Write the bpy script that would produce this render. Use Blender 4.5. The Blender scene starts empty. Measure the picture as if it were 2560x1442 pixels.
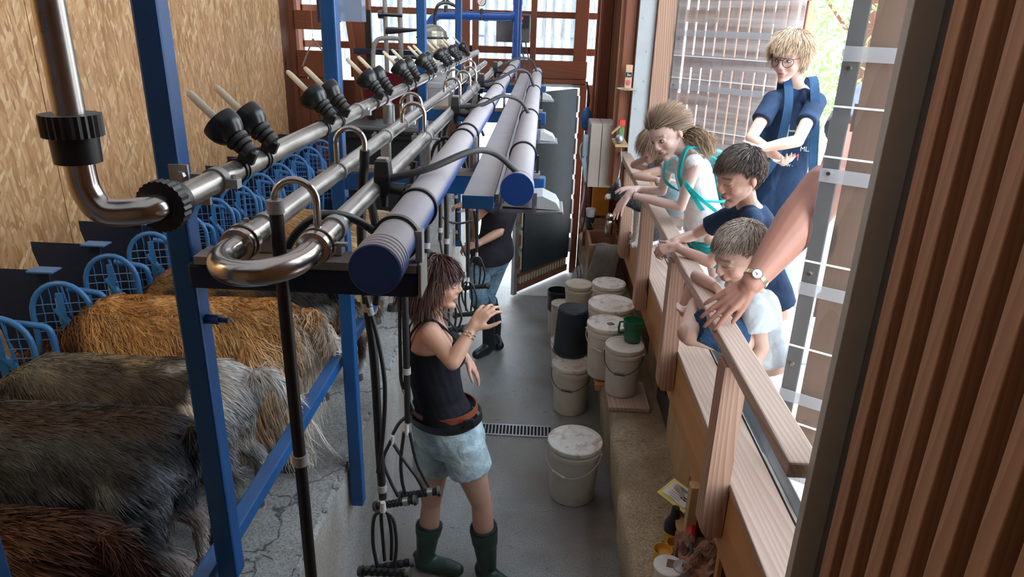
import bpy, math, random
import numpy as np
from mathutils import Vector as V, Matrix, Euler
random.seed(7); rng = np.random.default_rng(7)
PI = math.pi
SC = bpy.context.scene
COL = SC.collection
# ---------------------------------------------------------------- camera (real place: eye 2.6 m above the pit floor)
CR = Matrix(((0.99853449, -0.04312544, 0.03269647), (0.04599639, 0.35792591, -0.93261641), (0.02851658, 0.93275358, 0.35938499)))
cd = bpy.data.cameras.new('camera'); cam = bpy.data.objects.new('camera', cd); COL.objects.link(cam)
cd.sensor_width = 36; cd.lens = 1764 / 2560 * 36; cd.clip_start = 0.02
cam.matrix_world = Matrix.Translation((0, 0, 2.6)) @ CR.to_4x4(); SC.camera = cam
# ---------------------------------------------------------------- light
w = bpy.data.worlds.new('sky'); SC.world = w; w.use_nodes = True
nt = w.node_tree; bg = nt.nodes['Background']
tc = nt.nodes.new('ShaderNodeTexCoord'); sp = nt.nodes.new('ShaderNodeSeparateXYZ'); rp = nt.nodes.new('ShaderNodeValToRGB')
nt.links.new(tc.outputs['Generated'], sp.inputs[0]); nt.links.new(sp.outputs['Z'], rp.inputs[0]); nt.links.new(rp.outputs[0], bg.inputs[0])
rp.color_ramp.elements[0].color = (0.93, 0.97, 1, 1); rp.color_ramp.elements[1].color = (0.62, 0.80, 1, 1)
bg.inputs[1].default_value = 6.5
def light(name, kind, loc, energy, col=(1, 1, 1), rot=(0, 0, 0), size=1, sy=None, tgt=None):
    l = bpy.data.lights.new(name, kind); l.energy = energy; l.color = col
    if kind == 'AREA':
        l.shape = 'RECTANGLE'; l.size = size; l.size_y = sy or size
    elif kind == 'SUN': l.angle = size
    else: l.shadow_soft_size = size
    o = bpy.data.objects.new(name, l); o.location = loc; o.rotation_euler = rot; COL.objects.link(o)
    if tgt is not None: o.rotation_euler = (V(tgt) - V(loc)).to_track_quat('-Z', 'Y').to_euler()
    return o
light('sun', 'SUN', (3.0, 1.0, 9), 4.5, (1, .96, .88), size=.02, tgt=(2.6, 3.2, 0))
light('added_interior_fill', 'AREA', (-.9, 2.6, 3.5), 21, (.84, .92, 1), size=2.6, sy=5.2)  # added overhead fill to brighten the interior; the ceiling has no opening
light('feed_side_lamp', 'AREA', (-2.05, 1.0, 3.25), 17, (1, .76, .42), size=.35, tgt=(-2.45, 1.3, 2.4))
light('added_far_fill', 'AREA', (-1.0, 6.3, 3.5), 20, (.85, .92, 1), size=2.2, sy=1.0)  # second added fill, unseen above the far end
SC.view_settings.view_transform = 'Standard'; SC.view_settings.look = 'None'
SC.view_settings.exposure = 0.0; SC.view_settings.gamma = 1; SC.view_settings.use_curve_mapping = False

# ---------------------------------------------------------------- points: pixel of the 2560x1442 photograph -> place on a plane of the room
def px(x, y, **k):
    r = CR @ V((x - 1280, -(y - 721), -1764))
    if 'X' in k: t = k['X'] / r.x
    elif 'Y' in k: t = k['Y'] / r.y
    else: t = (k['Z'] - 2.6) / r.z
    return V((0, 0, 2.6)) + r * t

# ---------------------------------------------------------------- materials
MATS = {}
class NB:
    def __init__(s, name):
        s.m = bpy.data.materials.new(name); s.m.use_nodes = True; s.t = s.m.node_tree
        s.b = s.t.nodes['Principled BSDF']; s.tc = s.n('TexCoord')
    def n(s, t, **k):
        a = s.t.nodes.new('ShaderNode' + t)
        for q, v in k.items(): setattr(a, q, v)
        return a
    def l(s, a, b): s.t.links.new(a, b)
    def mapping(s, scale=(1, 1, 1), rot=(0, 0, 0), src=None):
        m = s.n('Mapping'); m.inputs['Scale'].default_value = scale; m.inputs['Rotation'].default_value = rot
        s.l(src or s.tc.outputs['Object'], m.inputs[0]); return m.outputs[0]
    def noise(s, vec, scale=5, detail=4, rough=.5, dist=0):
        a = s.n('TexNoise'); a.inputs['Scale'].default_value = scale; a.inputs['Detail'].default_value = detail
        a.inputs['Roughness'].default_value = rough; a.inputs['Distortion'].default_value = dist; s.l(vec, a.inputs['Vector']); return a.outputs['Fac']
    def ramp(s, fac, stops):
        r = s.n('ValToRGB'); e = r.color_ramp.elements
        while len(e) < len(stops): e.new(0.5)
        for i, (p, c) in enumerate(stops):
            e[i].position = p; e[i].color = (*c, 1) if len(c) == 3 else c
        s.l(fac, r.inputs[0]); return r.outputs[0]
    def mix(s, fac, a, b, mode='MIX'):
        m = s.n('Mix', data_type='RGBA', blend_type=mode)
        for i, v in ((0, fac), (6, a), (7, b)):
            if isinstance(v, (int, float)): m.inputs[i].default_value = v
            elif isinstance(v, tuple): m.inputs[i].default_value = (*v, 1) if len(v) == 3 else v
            else: s.l(v, m.inputs[i])
        return m.outputs[2]
    def bump(s, h, strength=.3, dist=.01):
        b = s.n('Bump'); b.inputs['Strength'].default_value = strength; b.inputs['Distance'].default_value = dist
        s.l(h, b.inputs['Height']); s.l(b.outputs[0], s.b.inputs['Normal'])
    def set(s, col=None, rough=None, metal=None, **k):
        for i, v in (('Base Color', col), ('Roughness', rough), ('Metallic', metal)):
            if v is None: continue
            if isinstance(v, (int, float)): s.b.inputs[i].default_value = v
            elif isinstance(v, tuple): s.b.inputs[i].default_value = (*v, 1)
            else: s.l(v, s.b.inputs[i])
        for q, v in k.items(): s.b.inputs[q.replace('_', ' ')].default_value = v
        return s.m

def plain(name, col, rough=.5, metal=0, var=.12, scale=12, bump=.05, dirt=None, dscale=4, **k):
    if name in MATS: return MATS[name]
    b = NB(name); v = b.mapping()
    n = b.noise(v, scale, 5, .6)
    c = b.mix(b.ramp(n, [(.3, (0, 0, 0)), (.7, (1, 1, 1))]), tuple(x * (1 - var) for x in col), tuple(min(1, x * (1 + var)) for x in col))
    if dirt:
        n2 = b.noise(v, dscale, 6, .65, .4); c = b.mix(b.ramp(n2, [(.50, (0, 0, 0)), (.68, (1, 1, 1))]), c, dirt)
    b.set(c, rough, metal, **k)
    if bump: b.bump(b.noise(v, scale * 6, 3), bump, .003)
    MATS[name] = b.m; return b.m

def wood(name, base, dark, axis='Y', scale=1.0, contrast=1.0, rough=.6, knots=True, rings=26):
    """fir or larch plank, grain along axis of the object"""
    if name in MATS: return MATS[name]
    b = NB(name); s = [1, 1, 1]; s['XYZ'.index(axis)] = .07
    v = b.mapping(tuple(q * scale for q in s))
    big = b.noise(v, 4.5, 2, .4)
    add = b.n('Mix', data_type='VECTOR') ; add.inputs[0].default_value = .12
    b.l(v, add.inputs[4]);
    cn = b.n('TexNoise'); cn.inputs['Scale'].default_value = 4; cn.inputs['Detail'].default_value = 2; b.l(v, cn.inputs['Vector']); b.l(cn.outputs['Color'], add.inputs[5])
    wv = b.n('TexWave', wave_type='BANDS', bands_direction='DIAGONAL', wave_profile='SAW'); wv.inputs['Scale'].default_value = rings
    wv.inputs['Distortion'].default_value = 1.2; wv.inputs['Detail'].default_value = 1; b.l(add.outputs[1], wv.inputs['Vector'])
    fine = b.noise(b.mapping(tuple(q * (1 if q == 1 else .3) * scale for q in s)), 130, 3, .6)
    c = b.mix(b.ramp(wv.outputs['Fac'], [(.15, (0, 0, 0)), (.95, (.75 * contrast,) * 3)]), base, dark)
    c = b.mix(b.ramp(fine, [(.35, (.35, .35, .35)), (.65, (0, 0, 0))]), c, tuple(q * .62 for q in base))
    c = b.mix(b.ramp(big, [(.35, (0, 0, 0)), (.7, (.45,) * 3)]), c, tuple(q * .7 for q in dark))
    if knots:
        s2 = [9, 9, 9]; s2['XYZ'.index(axis)] = 2.2
        vo = b.n('TexVoronoi'); vo.inputs['Scale'].default_value = .55; b.l(b.mapping(tuple(s2)), vo.inputs['Vector'])
        c = b.mix(b.ramp(vo.outputs['Distance'], [(.0, (1, 1, 1)), (.075, (.9, .9, .9)), (.11, (0, 0, 0))]), c, tuple(q * .28 for q in dark))
    b.set(c, rough); b.bump(wv.outputs['Fac'], .12, .002); MATS[name] = b.m; return b.m

def osb():
    b = NB('oriented_strand_board'); c = None
    cols = [((.46, .25, .095), (.66, .42, .20)), ((.42, .22, .085), (.72, .48, .26)), ((.52, .31, .13), (.76, .54, .31)), ((.36, .18, .07), (.62, .38, .18))]
    for i, (ang, sc) in enumerate(((.22, 1), (-.42, 1.15), (.7, 1.0), (-.1, 1.35))):
        v = b.mapping((1, 27 * sc, 4.9 * sc), src=b.mapping((1, 1, 1), (ang, 0, 0)))
        # break the straight cells with a little noise
        add = b.n('VectorMath', operation='ADD'); cn = b.n('TexNoise'); cn.inputs['Scale'].default_value = 7; b.l(b.tc.outputs['Object'], cn.inputs['Vector'])
        ms = b.n('VectorMath', operation='SCALE'); ms.inputs['Scale'].default_value = .9; b.l(cn.outputs['Color'], ms.inputs[0]); b.l(v, add.inputs[0]); b.l(ms.outputs[0], add.inputs[1])
        vo = b.n('TexVoronoi', feature='F1'); vo.inputs['Scale'].default_value = 1.6; b.l(add.outputs[0], vo.inputs['Vector'])
        sp = b.n('SeparateColor'); b.l(vo.outputs['Color'], sp.inputs[0])
        ci = b.mix(sp.outputs[0], *cols[i])
        ci = b.mix(b.ramp(vo.outputs['Distance'], [(.5, (0, 0, 0)), (.9, (.5, .5, .5))]), ci, (.24, .11, .04))
        c = ci if c is None else b.mix(b.ramp(sp.outputs[1], [(.52, (0, 0, 0)), (.56, (1, 1, 1))]), c, ci)
        last = sp.outputs[1]
    n = b.noise(b.mapping((1, 1, 1)), 1.6, 3)
    c = b.mix(b.ramp(n, [(.4, (0, 0, 0)), (.7, (.35,) * 3)]), c, (.50, .26, .15))
    b.set(c, .55); b.bump(last, .25, .002); MATS['osb'] = b.m; return b.m

def concrete(name, col, col2, wet=.0, scale=1.0, rough=.7, cracks=True, stain=None):
    b = NB(name); v = b.mapping((scale,) * 3)
    n1 = b.noise(v, 3, 6, .65); n2 = b.noise(v, 120, 5, .75); n3 = b.noise(v, 1.1, 4, .6, .5)
    c = b.mix(b.ramp(n1, [(.3, (0, 0, 0)), (.7, (1, 1, 1))]), col, col2)
    c = b.mix(b.ramp(n2, [(.36, (.75,) * 3), (.52, (0, 0, 0))]), c, tuple(q * .35 for q in col))
    c = b.mix(b.ramp(n2, [(.58, (0, 0, 0)), (.72, (.7,) * 3)]), c, tuple(min(1, q * 2.0) for q in col2))
    if stain: c = b.mix(b.ramp(n3, [(.42, (0, 0, 0)), (.62, (.8,) * 3)]), c, stain)
    if cracks:
        vo = b.n('TexVoronoi', feature='DISTANCE_TO_EDGE'); vo.inputs['Scale'].default_value = .9
        ad = b.n('VectorMath', operation='ADD'); cn = b.n('TexNoise'); cn.inputs['Scale'].default_value = 6; cn.inputs['Detail'].default_value = 6; b.l(v, cn.inputs['Vector'])
        ms = b.n('VectorMath', operation='SCALE'); ms.inputs['Scale'].default_value = .35; b.l(cn.outputs['Color'], ms.inputs[0]); b.l(v, ad.inputs[0]); b.l(ms.outputs[0], ad.inputs[1]); b.l(ad.outputs[0], vo.inputs['Vector'])
        c = b.mix(b.ramp(vo.outputs['Distance'], [(.0, (.9,) * 3), (.008, (0, 0, 0))]), c, (.03, .03, .03))
    b.set(c, b.ramp(n1, [(.3, (rough - wet,) * 3), (.75, (rough,) * 3)])); b.bump(n2, .35, .004); MATS[name] = b.m; return b.m

def paint(name, col, chip=(.30, .22, .16), rough=.38):
    if name in MATS: return MATS[name]
    b = NB(name); v = b.mapping()
    c = b.mix(b.ramp(b.noise(v, 7, 5, .6), [(.35, (0, 0, 0)), (.7, (1, 1, 1))]), tuple(q * .8 for q in col), tuple(q * 1.1 for q in col))
    c = b.mix(b.ramp(b.noise(v, 38, 6, .7), [(.68, (0, 0, 0)), (.72, (1, 1, 1))]), c, chip)
    c = b.mix(b.ramp(b.noise(v, 2.2, 5, .6), [(.55, (0, 0, 0)), (.85, (.16,) * 3)]), c, (.25, .28, .30))
    b.set(c, rough); b.bump(b.noise(v, 60, 3), .08, .002); MATS[name] = b.m; return b.m

def steel(name, col=(.55, .53, .50), rough=.3, dust=.35, rust=.0):
    if name in MATS: return MATS[name]
    b = NB(name); v = b.mapping()
    n = b.noise(v, 9, 5, .65)
    # dust lies on faces that look up
    g = b.n('NewGeometry'); sx = b.n('SeparateXYZ'); b.l(g.outputs['Normal'], sx.inputs[0])
    up = b.ramp(sx.outputs['Z'], [(.55, (0, 0, 0)), (1.0, (dust,) * 3)])
    c = b.mix(b.ramp(n, [(.3, (0, 0, 0)), (.7, (1, 1, 1))]), tuple(q * .75 for q in col), col)
    c = b.mix(b.mix(1.0, up, b.ramp(n, [(.3, (.5,) * 3), (.6, (1, 1, 1))]), 'MULTIPLY'), c, (.46, .42, .37))
    if rust: c = b.mix(b.ramp(b.noise(v, 6, 5, .7, .4), [(.57, (0, 0, 0)), (.66, (rust,) * 3)]), c, (.26, .16, .09))
    m = b.n('Math', operation='SUBTRACT'); m.inputs[0].default_value = 1; b.l(up, m.inputs[1])
    b.set(c, b.ramp(n, [(.25, (rough * .7,) * 3), (.75, (rough * 1.5,) * 3)]), m.outputs[0]); b.bump(b.noise(v, 90, 3), .04, .001)
    MATS[name] = b.m; return b.m

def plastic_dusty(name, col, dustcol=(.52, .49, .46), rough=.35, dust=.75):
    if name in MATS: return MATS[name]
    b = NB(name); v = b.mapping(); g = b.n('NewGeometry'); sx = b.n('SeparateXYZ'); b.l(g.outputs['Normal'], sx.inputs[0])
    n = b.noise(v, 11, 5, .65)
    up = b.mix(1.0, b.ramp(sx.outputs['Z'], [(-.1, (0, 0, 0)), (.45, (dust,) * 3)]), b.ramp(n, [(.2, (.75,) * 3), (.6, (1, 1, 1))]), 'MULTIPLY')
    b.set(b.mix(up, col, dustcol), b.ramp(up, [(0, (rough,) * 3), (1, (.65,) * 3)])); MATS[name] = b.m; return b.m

def clearplastic(name, col=(.9, .94, .96), alpha_rough=.12, milk=.25, rough=.1, emis=0, streak=None, trans=.8):
    """clear or milky sheet: part transparent, part diffuse and translucent"""
    if name in MATS: return MATS[name]
    b = NB(name); out = b.t.nodes['Material Output']; b.t.nodes.remove(b.b)
    tr = b.n('BsdfTransparent'); tr.inputs[0].default_value = (*col, 1)
    df = b.n('BsdfDiffuse'); df.inputs[0].default_value = (*col, 1); tl = b.n('BsdfTranslucent'); tl.inputs[0].default_value = (*col, 1)
    gl = b.n('BsdfGlossy'); gl.inputs['Roughness'].default_value = rough
    m1 = b.n('MixShader'); m1.inputs[0].default_value = trans; b.l(df.outputs[0], m1.inputs[1]); b.l(tl.outputs[0], m1.inputs[2])
    m2 = b.n('MixShader')
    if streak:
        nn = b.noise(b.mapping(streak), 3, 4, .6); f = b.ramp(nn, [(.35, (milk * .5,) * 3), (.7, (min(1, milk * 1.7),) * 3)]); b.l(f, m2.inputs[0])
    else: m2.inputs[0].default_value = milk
    b.l(tr.outputs[0], m2.inputs[1]); b.l(m1.outputs[0], m2.inputs[2])
    fr = b.n('Fresnel'); fr.inputs[0].default_value = 1.3
    m3 = b.n('MixShader'); b.l(fr.outputs[0], m3.inputs[0]); b.l(m2.outputs[0], m3.inputs[1]); b.l(gl.outputs[0], m3.inputs[2])
    b.l(m3.outputs[0], out.inputs[0]); MATS[name] = b.m; return b.m

def vcol(name, rough=.6, sheen=0, sss=0, var=0, scale=60):
    """colour painted per strand or per region (attribute Col)"""
    if name in MATS: return MATS[name]
    b = NB(name); a = b.n('Attribute', attribute_name='Col'); c = a.outputs['Color']
    if var:
        c = b.mix(b.ramp(b.noise(b.mapping(), scale, 4), [(.3, (0, 0, 0)), (.7, (var,) * 3)]), c, b.mix(1.0, c, (.6, .5, .5), 'MULTIPLY'))
    b.set(c, rough)
    if sss:
        b.b.inputs['Subsurface Weight'].default_value = sss; b.b.inputs['Subsurface Radius'].default_value = (.012, .005, .003); b.b.inputs['Subsurface Scale'].default_value = 1
    MATS[name] = b.m; return b.m

def cloth(name, col, rough=.85, weave=400, var=.2, folds=.35, fs=9, wash=None):
    if name in MATS: return MATS[name]
    b = NB(name); v = b.mapping(); n = b.noise(v, fs, 3, .5, .6)
    c = b.mix(b.ramp(n, [(.3, (0, 0, 0)), (.7, (1, 1, 1))]), tuple(q * (1 - var) for q in col), tuple(q * (1 + var) for q in col))
    if wash: c = b.mix(b.ramp(b.noise(v, 14, 5, .7), [(.45, (0, 0, 0)), (.7, (.8,) * 3)]), c, wash)
    b.set(c, rough); b.b.inputs['Specular IOR Level'].default_value = .15; b.bump(n, folds, .03); MATS[name] = b.m; return b.m

# ---------------------------------------------------------------- mesh building
WL = {}
class MB:
    def __init__(s): s.v = []; s.f = []
    def add(s, vs, fs):
        o = len(s.v); s.v += [V(q) for q in vs]; s.f += [tuple(i + o for i in f) for f in fs]; return s
    def obox(s, c, a, b, d):
        c, a, b, d = V(c), V(a), V(b), V(d)
        vs = [c + i * a + j * b + k * d for k in (-1, 1) for j in (-1, 1) for i in (-1, 1)]
        fs = [(0, 2, 3, 1), (4, 5, 7, 6), (0, 1, 5, 4), (2, 6, 7, 3), (0, 4, 6, 2), (1, 3, 7, 5)]
        if a.cross(b).dot(d) < 0: fs = [f[::-1] for f in fs]
        return s.add(vs, fs)
    def box(s, x0, y0, z0, x1, y1, z1):
        return s.obox(((x0 + x1) / 2, (y0 + y1) / 2, (z0 + z1) / 2), (abs(x1 - x0) / 2, 0, 0), (0, abs(y1 - y0) / 2, 0), (0, 0, abs(z1 - z0) / 2))
    def beam(s, p0, p1, w, h, up=(0, 0, 1)):
        p0, p1 = V(p0), V(p1); d = p1 - p0; u = V(up); sd = d.cross(u).normalized(); u = sd.cross(d).normalized()
        return s.obox((p0 + p1) / 2, sd * w / 2, d / 2, u * h / 2)
    def loft(s, rings, cap=True, closed=False):
        n = len(rings[0]); o = len(s.v); m = len(rings)
        for r in rings: s.v += [V(q) for q in r]
        for i in range(m if closed else m - 1):
            a = o + i * n; b = o + ((i + 1) % m) * n
            for j in range(n):
                k = (j + 1) % n; s.f.append((a + j, a + k, b + k, b + j))
        if cap and not closed:
            s.f.append(tuple(o + j for j in range(n))[::-1]); s.f.append(tuple(o + (m - 1) * n + j for j in range(n)))
        return s
    def tube(s, pts, r, n=12, cap=True, closed=False, flat=1.0):
        pts = [V(p) for p in pts]; m = len(pts); rs = r if isinstance(r, (list, tuple)) else [r] * m
        t0 = (pts[1] - pts[0]).normalized(); u = t0.orthogonal().normalized(); rings = []
        for i in range(m):
            if closed: t = (pts[(i + 1) % m] - pts[i - 1]).normalized()
            else: t = (pts[min(i + 1, m - 1)] - pts[max(i - 1, 0)]).normalized()
            u = (u - t * u.dot(t)).normalized(); w_ = t.cross(u)
            rings.append([pts[i] + (u * math.cos(a) + w_ * math.sin(a) * flat) * rs[i] for a in (2 * PI * j / n for j in range(n))])
        return s.loft(rings, cap, closed)
    def cone(s, p0, p1, r0, r1=None, n=20, cap=True):
        return s.tube([p0, p1], [r0, r0 if r1 is None else r1], n, cap)
    def lathe(s, prof, M=None, n=28, cap=False):
        M = M or Matrix()
        return s.loft([[M @ V((r * math.cos(2 * PI * j / n), r * math.sin(2 * PI * j / n), z)) for j in range(n)] for r, z in prof], cap)
    def sph(s, c, r, M=None, nu=20, nv=12):
        r = V((r, r, r)) if isinstance(r, (int, float)) else V(r); M = M or Matrix.Identity(3); c = V(c)
        rings = []
        for i in range(1, nv):
            a = PI * i / nv
            rings.append([c + M @ V((r.x * math.sin(a) * math.cos(b), r.y * math.sin(a) * math.sin(b), -r.z * math.cos(a))) for b in (2 * PI * j / nu for j in range(nu))])
        o = len(s.v); s.loft(rings, False); k = len(s.v); s.v += [c + M @ V((0, 0, -r.z)), c + M @ V((0, 0, r.z))]
        for j in range(nu):
            q = (j + 1) % nu; s.f.append((k, o + q, o + j)); s.f.append((k + 1, o + (nv - 2) * nu + j, o + (nv - 2) * nu + q))
        return s
    def rc(s, p0, p1, r0, r1, n=14):
        """round-ended cone"""
        p0, p1 = V(p0), V(p1); d = p1 - p0
        if d.length < 1e-5: return s.sph(p0, r0, None, n, 8)
        t = d.normalized(); pts = []; rs = []
        for a in (80, 55, 28): pts.append(p0 - t * r0 * math.sin(math.radians(a))); rs.append(r0 * math.cos(math.radians(a)))
        pts += [p0, p1]; rs += [r0, r1]
        for a in (28, 55, 80): pts.append(p1 + t * r1 * math.sin(math.radians(a))); rs.append(r1 * math.cos(math.radians(a)))
        return s.tube(pts, rs, n)
    def prism(s, poly, d):
        d = V(d); poly = [V(p) for p in poly]; n = len(poly); nrm = (poly[1] - poly[0]).cross(poly[2] - poly[1])
        if nrm.dot(d) > 0: poly = poly[::-1]
        return s.loft([poly, [p + d for p in poly]][::1], False).add(poly, [tuple(range(n))]).add([p + d for p in poly], [tuple(range(n))[::-1]])
    def build(s, name, m, parent=None, smooth=35, bevel=0, weld=False, origin=None):
        me = bpy.data.meshes.new(name)
        a = np.array([tuple(q) for q in s.v]); lo, hi = a.min(0), a.max(0)
        o0 = V(origin) if origin is not None else V(((lo[0] + hi[0]) / 2, (lo[1] + hi[1]) / 2, lo[2]))
        me.from_pydata([tuple(q - o0) for q in s.v], [], s.f)
        if m is not None: me.materials.append(m)
        if smooth:
            me.polygons.foreach_set('use_smooth', [True] * len(me.polygons))
            try: me.set_sharp_from_angle(angle=math.radians(smooth))
            except Exception: pass
        me.update()
        o = bpy.data.objects.new(name, me); COL.objects.link(o); WL[o.name] = o0
        if parent: o.parent = parent; o.location = o0 - WL[parent.name]
        else: o.location = o0
        if bevel:
            b = o.modifiers.new('edge', 'BEVEL'); b.width = bevel; b.segments = 2; b.limit_method = 'ANGLE'; b.angle_limit = math.radians(40)
        return o
def tag(o, label=None, cat=None, group=None, kind=None):
    for k, v in (('label', label), ('category', cat), ('group', group), ('kind', kind)):
        if v: o[k] = v
    return o
def thing(name, loc, label, cat, group=None):
    o = bpy.data.objects.new(name, None); COL.objects.link(o); o.location = loc; o.empty_display_size = .1
    WL[o.name] = V(loc); return tag(o, label, cat, group)
def copy_tree(o, parent=None):
    c = o.copy(); COL.objects.link(c); c.parent = parent; WL[c.name] = WL[o.name].copy()
    for ch in list(o.children): copy_tree(ch, c)
    return c
def place(o, loc, rz=None):
    o.location = loc; WL[o.name] = V(loc)
    if rz is not None: o.rotation_euler = (0, 0, rz)
def arc(c, r, a0, a1, u, v, n=12):
    c, u, v = V(c), V(u), V(v)
    return [c + r * (u * math.cos(a) + v * math.sin(a)) for a in (math.radians(a0 + (a1 - a0) * i / n) for i in range(n + 1))]
def spline(pts, n=6):
    P = [V(p) for p in pts]; P = [2 * P[0] - P[1]] + P + [2 * P[-1] - P[-2]]; out = []
    for i in range(1, len(P) - 2):
        for k in range(n):
            t = k / n; a, b, c, d = P[i - 1], P[i], P[i + 1], P[i + 2]
            out.append(.5 * ((2 * b) + (c - a) * t + (2 * a - 5 * b + 4 * c - d) * t * t + (3 * b - a - 3 * c + d) * t ** 3))
    out.append(P[-2]); return out
STR = 'structure'
# ================================================================ SETTING
M_floor = concrete('pit_floor_concrete', (.20, .21, .205), (.34, .35, .34), wet=.3, stain=(.20, .155, .12), cracks=False, rough=.62)
M_plat = concrete('platform_concrete', (.27, .275, .265), (.42, .42, .40), wet=.1, rough=.8)
M_pitwall = concrete('pit_wall_concrete', (.36, .355, .33), (.50, .49, .46), stain=(.25, .20, .14), cracks=False, rough=.8)
M_kerb = concrete('kerb_concrete', (.30, .24, .15), (.52, .43, .30), stain=(.17, .12, .06), cracks=False, rough=.85)
M_out = concrete('outdoor_paving_and_daylight_patch', (.62, .60, .57), (.78, .76, .73), cracks=False, rough=.9)
M_osb = osb()
M_brown = wood('stained_brown_board', (.27, .085, .036), (.15, .045, .02), 'Z', 1.0, .7, .6)
M_brownX = wood('stained_brown_rail', (.27, .085, .036), (.15, .045, .02), 'X', 1.0, .7, .6)
M_fir = wood('fir_beam', (.66, .50, .40), (.36, .22, .15), 'Y', 1.0, .8, rings=34)
M_firZ = wood('fir_post', (.54, .34, .24), (.26, .12, .07), 'Z', 1.0, 1.0, rings=30)
M_ledge = wood('weathered_fir_plank', (.56, .42, .34), (.32, .20, .14), 'Y', 1.0, .8)
M_ply = wood('larch_plywood', (.60, .31, .12), (.42, .19, .06), 'Y', .8, .55, rings=7)
M_plyZ = wood('pale_plywood', (.58, .39, .22), (.42, .26, .12), 'Z', .8, .4, rings=7)
M_slat = wood('larch_slat', (.60, .335, .19), (.36, .17, .08), 'Z', 1.0, .8)
M_slatd = wood('dark_slat_backing', (.16, .06, .028), (.08, .028, .014), 'Z', 1.0, .7)
M_blue = paint('blue_gloss_paint', (.010, .088, .28))
M_bluel = paint('headlock_blue_paint', (.045, .19, .47), rough=.32)
M_blued = paint('dark_blue_paint', (.005, .020, .062), rough=.42)
M_steel = steel('stainless_pipe')
M_steelb = steel('polished_stainless', (.62, .59, .55), .2, .12, rust=.25)
M_zinc = steel('galvanised_metal', (.50, .52, .54), .42, .2)
M_black = plastic_dusty('black_rubber', (.014, .015, .017), (.20, .21, .21), .4, .35)
M_blackg = plain('black_glossy_rubber', (.012, .014, .016), .28, var=.3, bump=.02)
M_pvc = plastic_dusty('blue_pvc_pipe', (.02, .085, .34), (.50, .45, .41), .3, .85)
M_pvcb = plain('blue_pvc_fitting', (.018, .075, .30), .28, var=.1, bump=.02)
M_grey = plain('grey_plastic', (.34, .34, .33), .5, dirt=(.22, .2, .17))
M_greypaint = plain('grey_painted_board', (.42, .45, .46), .55, var=.05)
M_milk = plain('white_bucket_plastic', (.60, .55, .47), .42, var=.06, dirt=(.45, .37, .28))
M_lid = plain('soiled_bucket_lid', (.70, .66, .60), .45, var=.1, scale=9, dirt=(.42, .30, .21), dscale=13)
M_cream = plain('cream_liner', (.70, .62, .45), .35, var=.05)
M_wire = plain('dark_wire', (.03, .03, .03), .4, .6)
M_clear = clearplastic('clear_polycarbonate', (.93, .95, .97), milk=.13, streak=(.3, .3, 6), trans=.25)
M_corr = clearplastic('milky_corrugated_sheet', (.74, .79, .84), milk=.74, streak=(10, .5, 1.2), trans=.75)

def S(o, kind=STR): o['kind'] = kind; return o
S(MB().box(-.74, -1.6, -.1, .9, 6.58, 0).build('floor', M_floor, smooth=0))
far_ground = S(MB().box(-.74, 6.58, -.12, .90, 7.3, -.004).box(-6, 7.3, -.12, .90, 13, -.02).build('floor_far_door_and_daylight_patch', M_out, smooth=0)); far_ground.name = 'floor_outside_and_daylight_patch'  # first box, inside the doorway: pale colour paints in daylight on the floor
far_step = S(MB().box(-2.5, 9.6, -.02, .8, 10.1, .10).box(-2.5, 10.1, -.02, .8, 10.6, .22).box(-2.5, 10.6, -.02, .8, 11.4, .34).build('step', M_out, smooth=0))
m = MB(); m.box(-2.46, -1.6, 0, -.74, 7.3, .87); S(m.build('floor_platform', M_plat, smooth=0, bevel=.012)); 
S(MB().box(-.7405, -1.6, 0, -.735, 7.3, .845).build('wall_pit_left', M_pitwall, smooth=0))
# worn edge of the platform: small chipped stones
m = MB()
for i in range(90):
    y = rng.uniform(1.6, 7.0); s = rng.uniform(.004, .011)
    m.obox((-.742 + rng.uniform(-.01, .004), y, .868), (s, s * .3, 0), (-s * .3, s * 1.5, 0), (0, 0, s * .5))
tag(m.build('concrete_crumbs', M_plat, smooth=0), 'small grey concrete crumbs along the worn platform edge', 'grit', kind='stuff')
m = MB(); prof = []
for i in range(60):
    y = -1.6 + i * 9.0 / 59; j = .012 * math.sin(i * 1.7) + .008 * math.sin(i * .63)
    prof.append([V((.50 + j * .4, y, 0)), V((.465 + j, y, .22)), V((.455 + j, y, .44)), V((.475 + j * .6, y, .462)), V((.82, y, .462)), V((.82, y, 0))])
m.loft(prof, True); S(m.build('wall_kerb', M_kerb, smooth=50))
S(MB().box(.82, -1.6, 0, .86, 7.3, .98).build('wall_right_base', M_plyZ, smooth=0))
S(MB().box(.93, -1.6, .86, 7.5, 7.3, .98).box(.86, -1.6, .5, .93, 7.3, .97).box(.9, 7.3, .86, 7.5, 12, .98).build('floor_terrace', M_out, smooth=0))
S(MB().box(-2.5, -1.6, 3.6, 1.0, 7.7, 3.7).build('ceiling', M_brownX, smooth=0))
S(MB().box(-2.5, -1.7, 0, .98, -1.6, 3.6).build('wall_back', M_plyZ, smooth=0))
# left wall: strand boards
wl = S(MB().box(-2.52, -1.6, .87, -2.46, 7.3, 3.6).build('wall_left', M_slatd, smooth=0))
y = -1.55
for k, wd in enumerate((1.25, 1.25, 1.25, 1.25, 1.25, 1.25, .86)):
    MB().box(-2.458, y, .88, -2.44, y + wd - .006, 3.58).build('board', M_osb, wl, smooth=0, origin=(-2.45, y + .3 * k, 1)); y += wd
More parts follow.
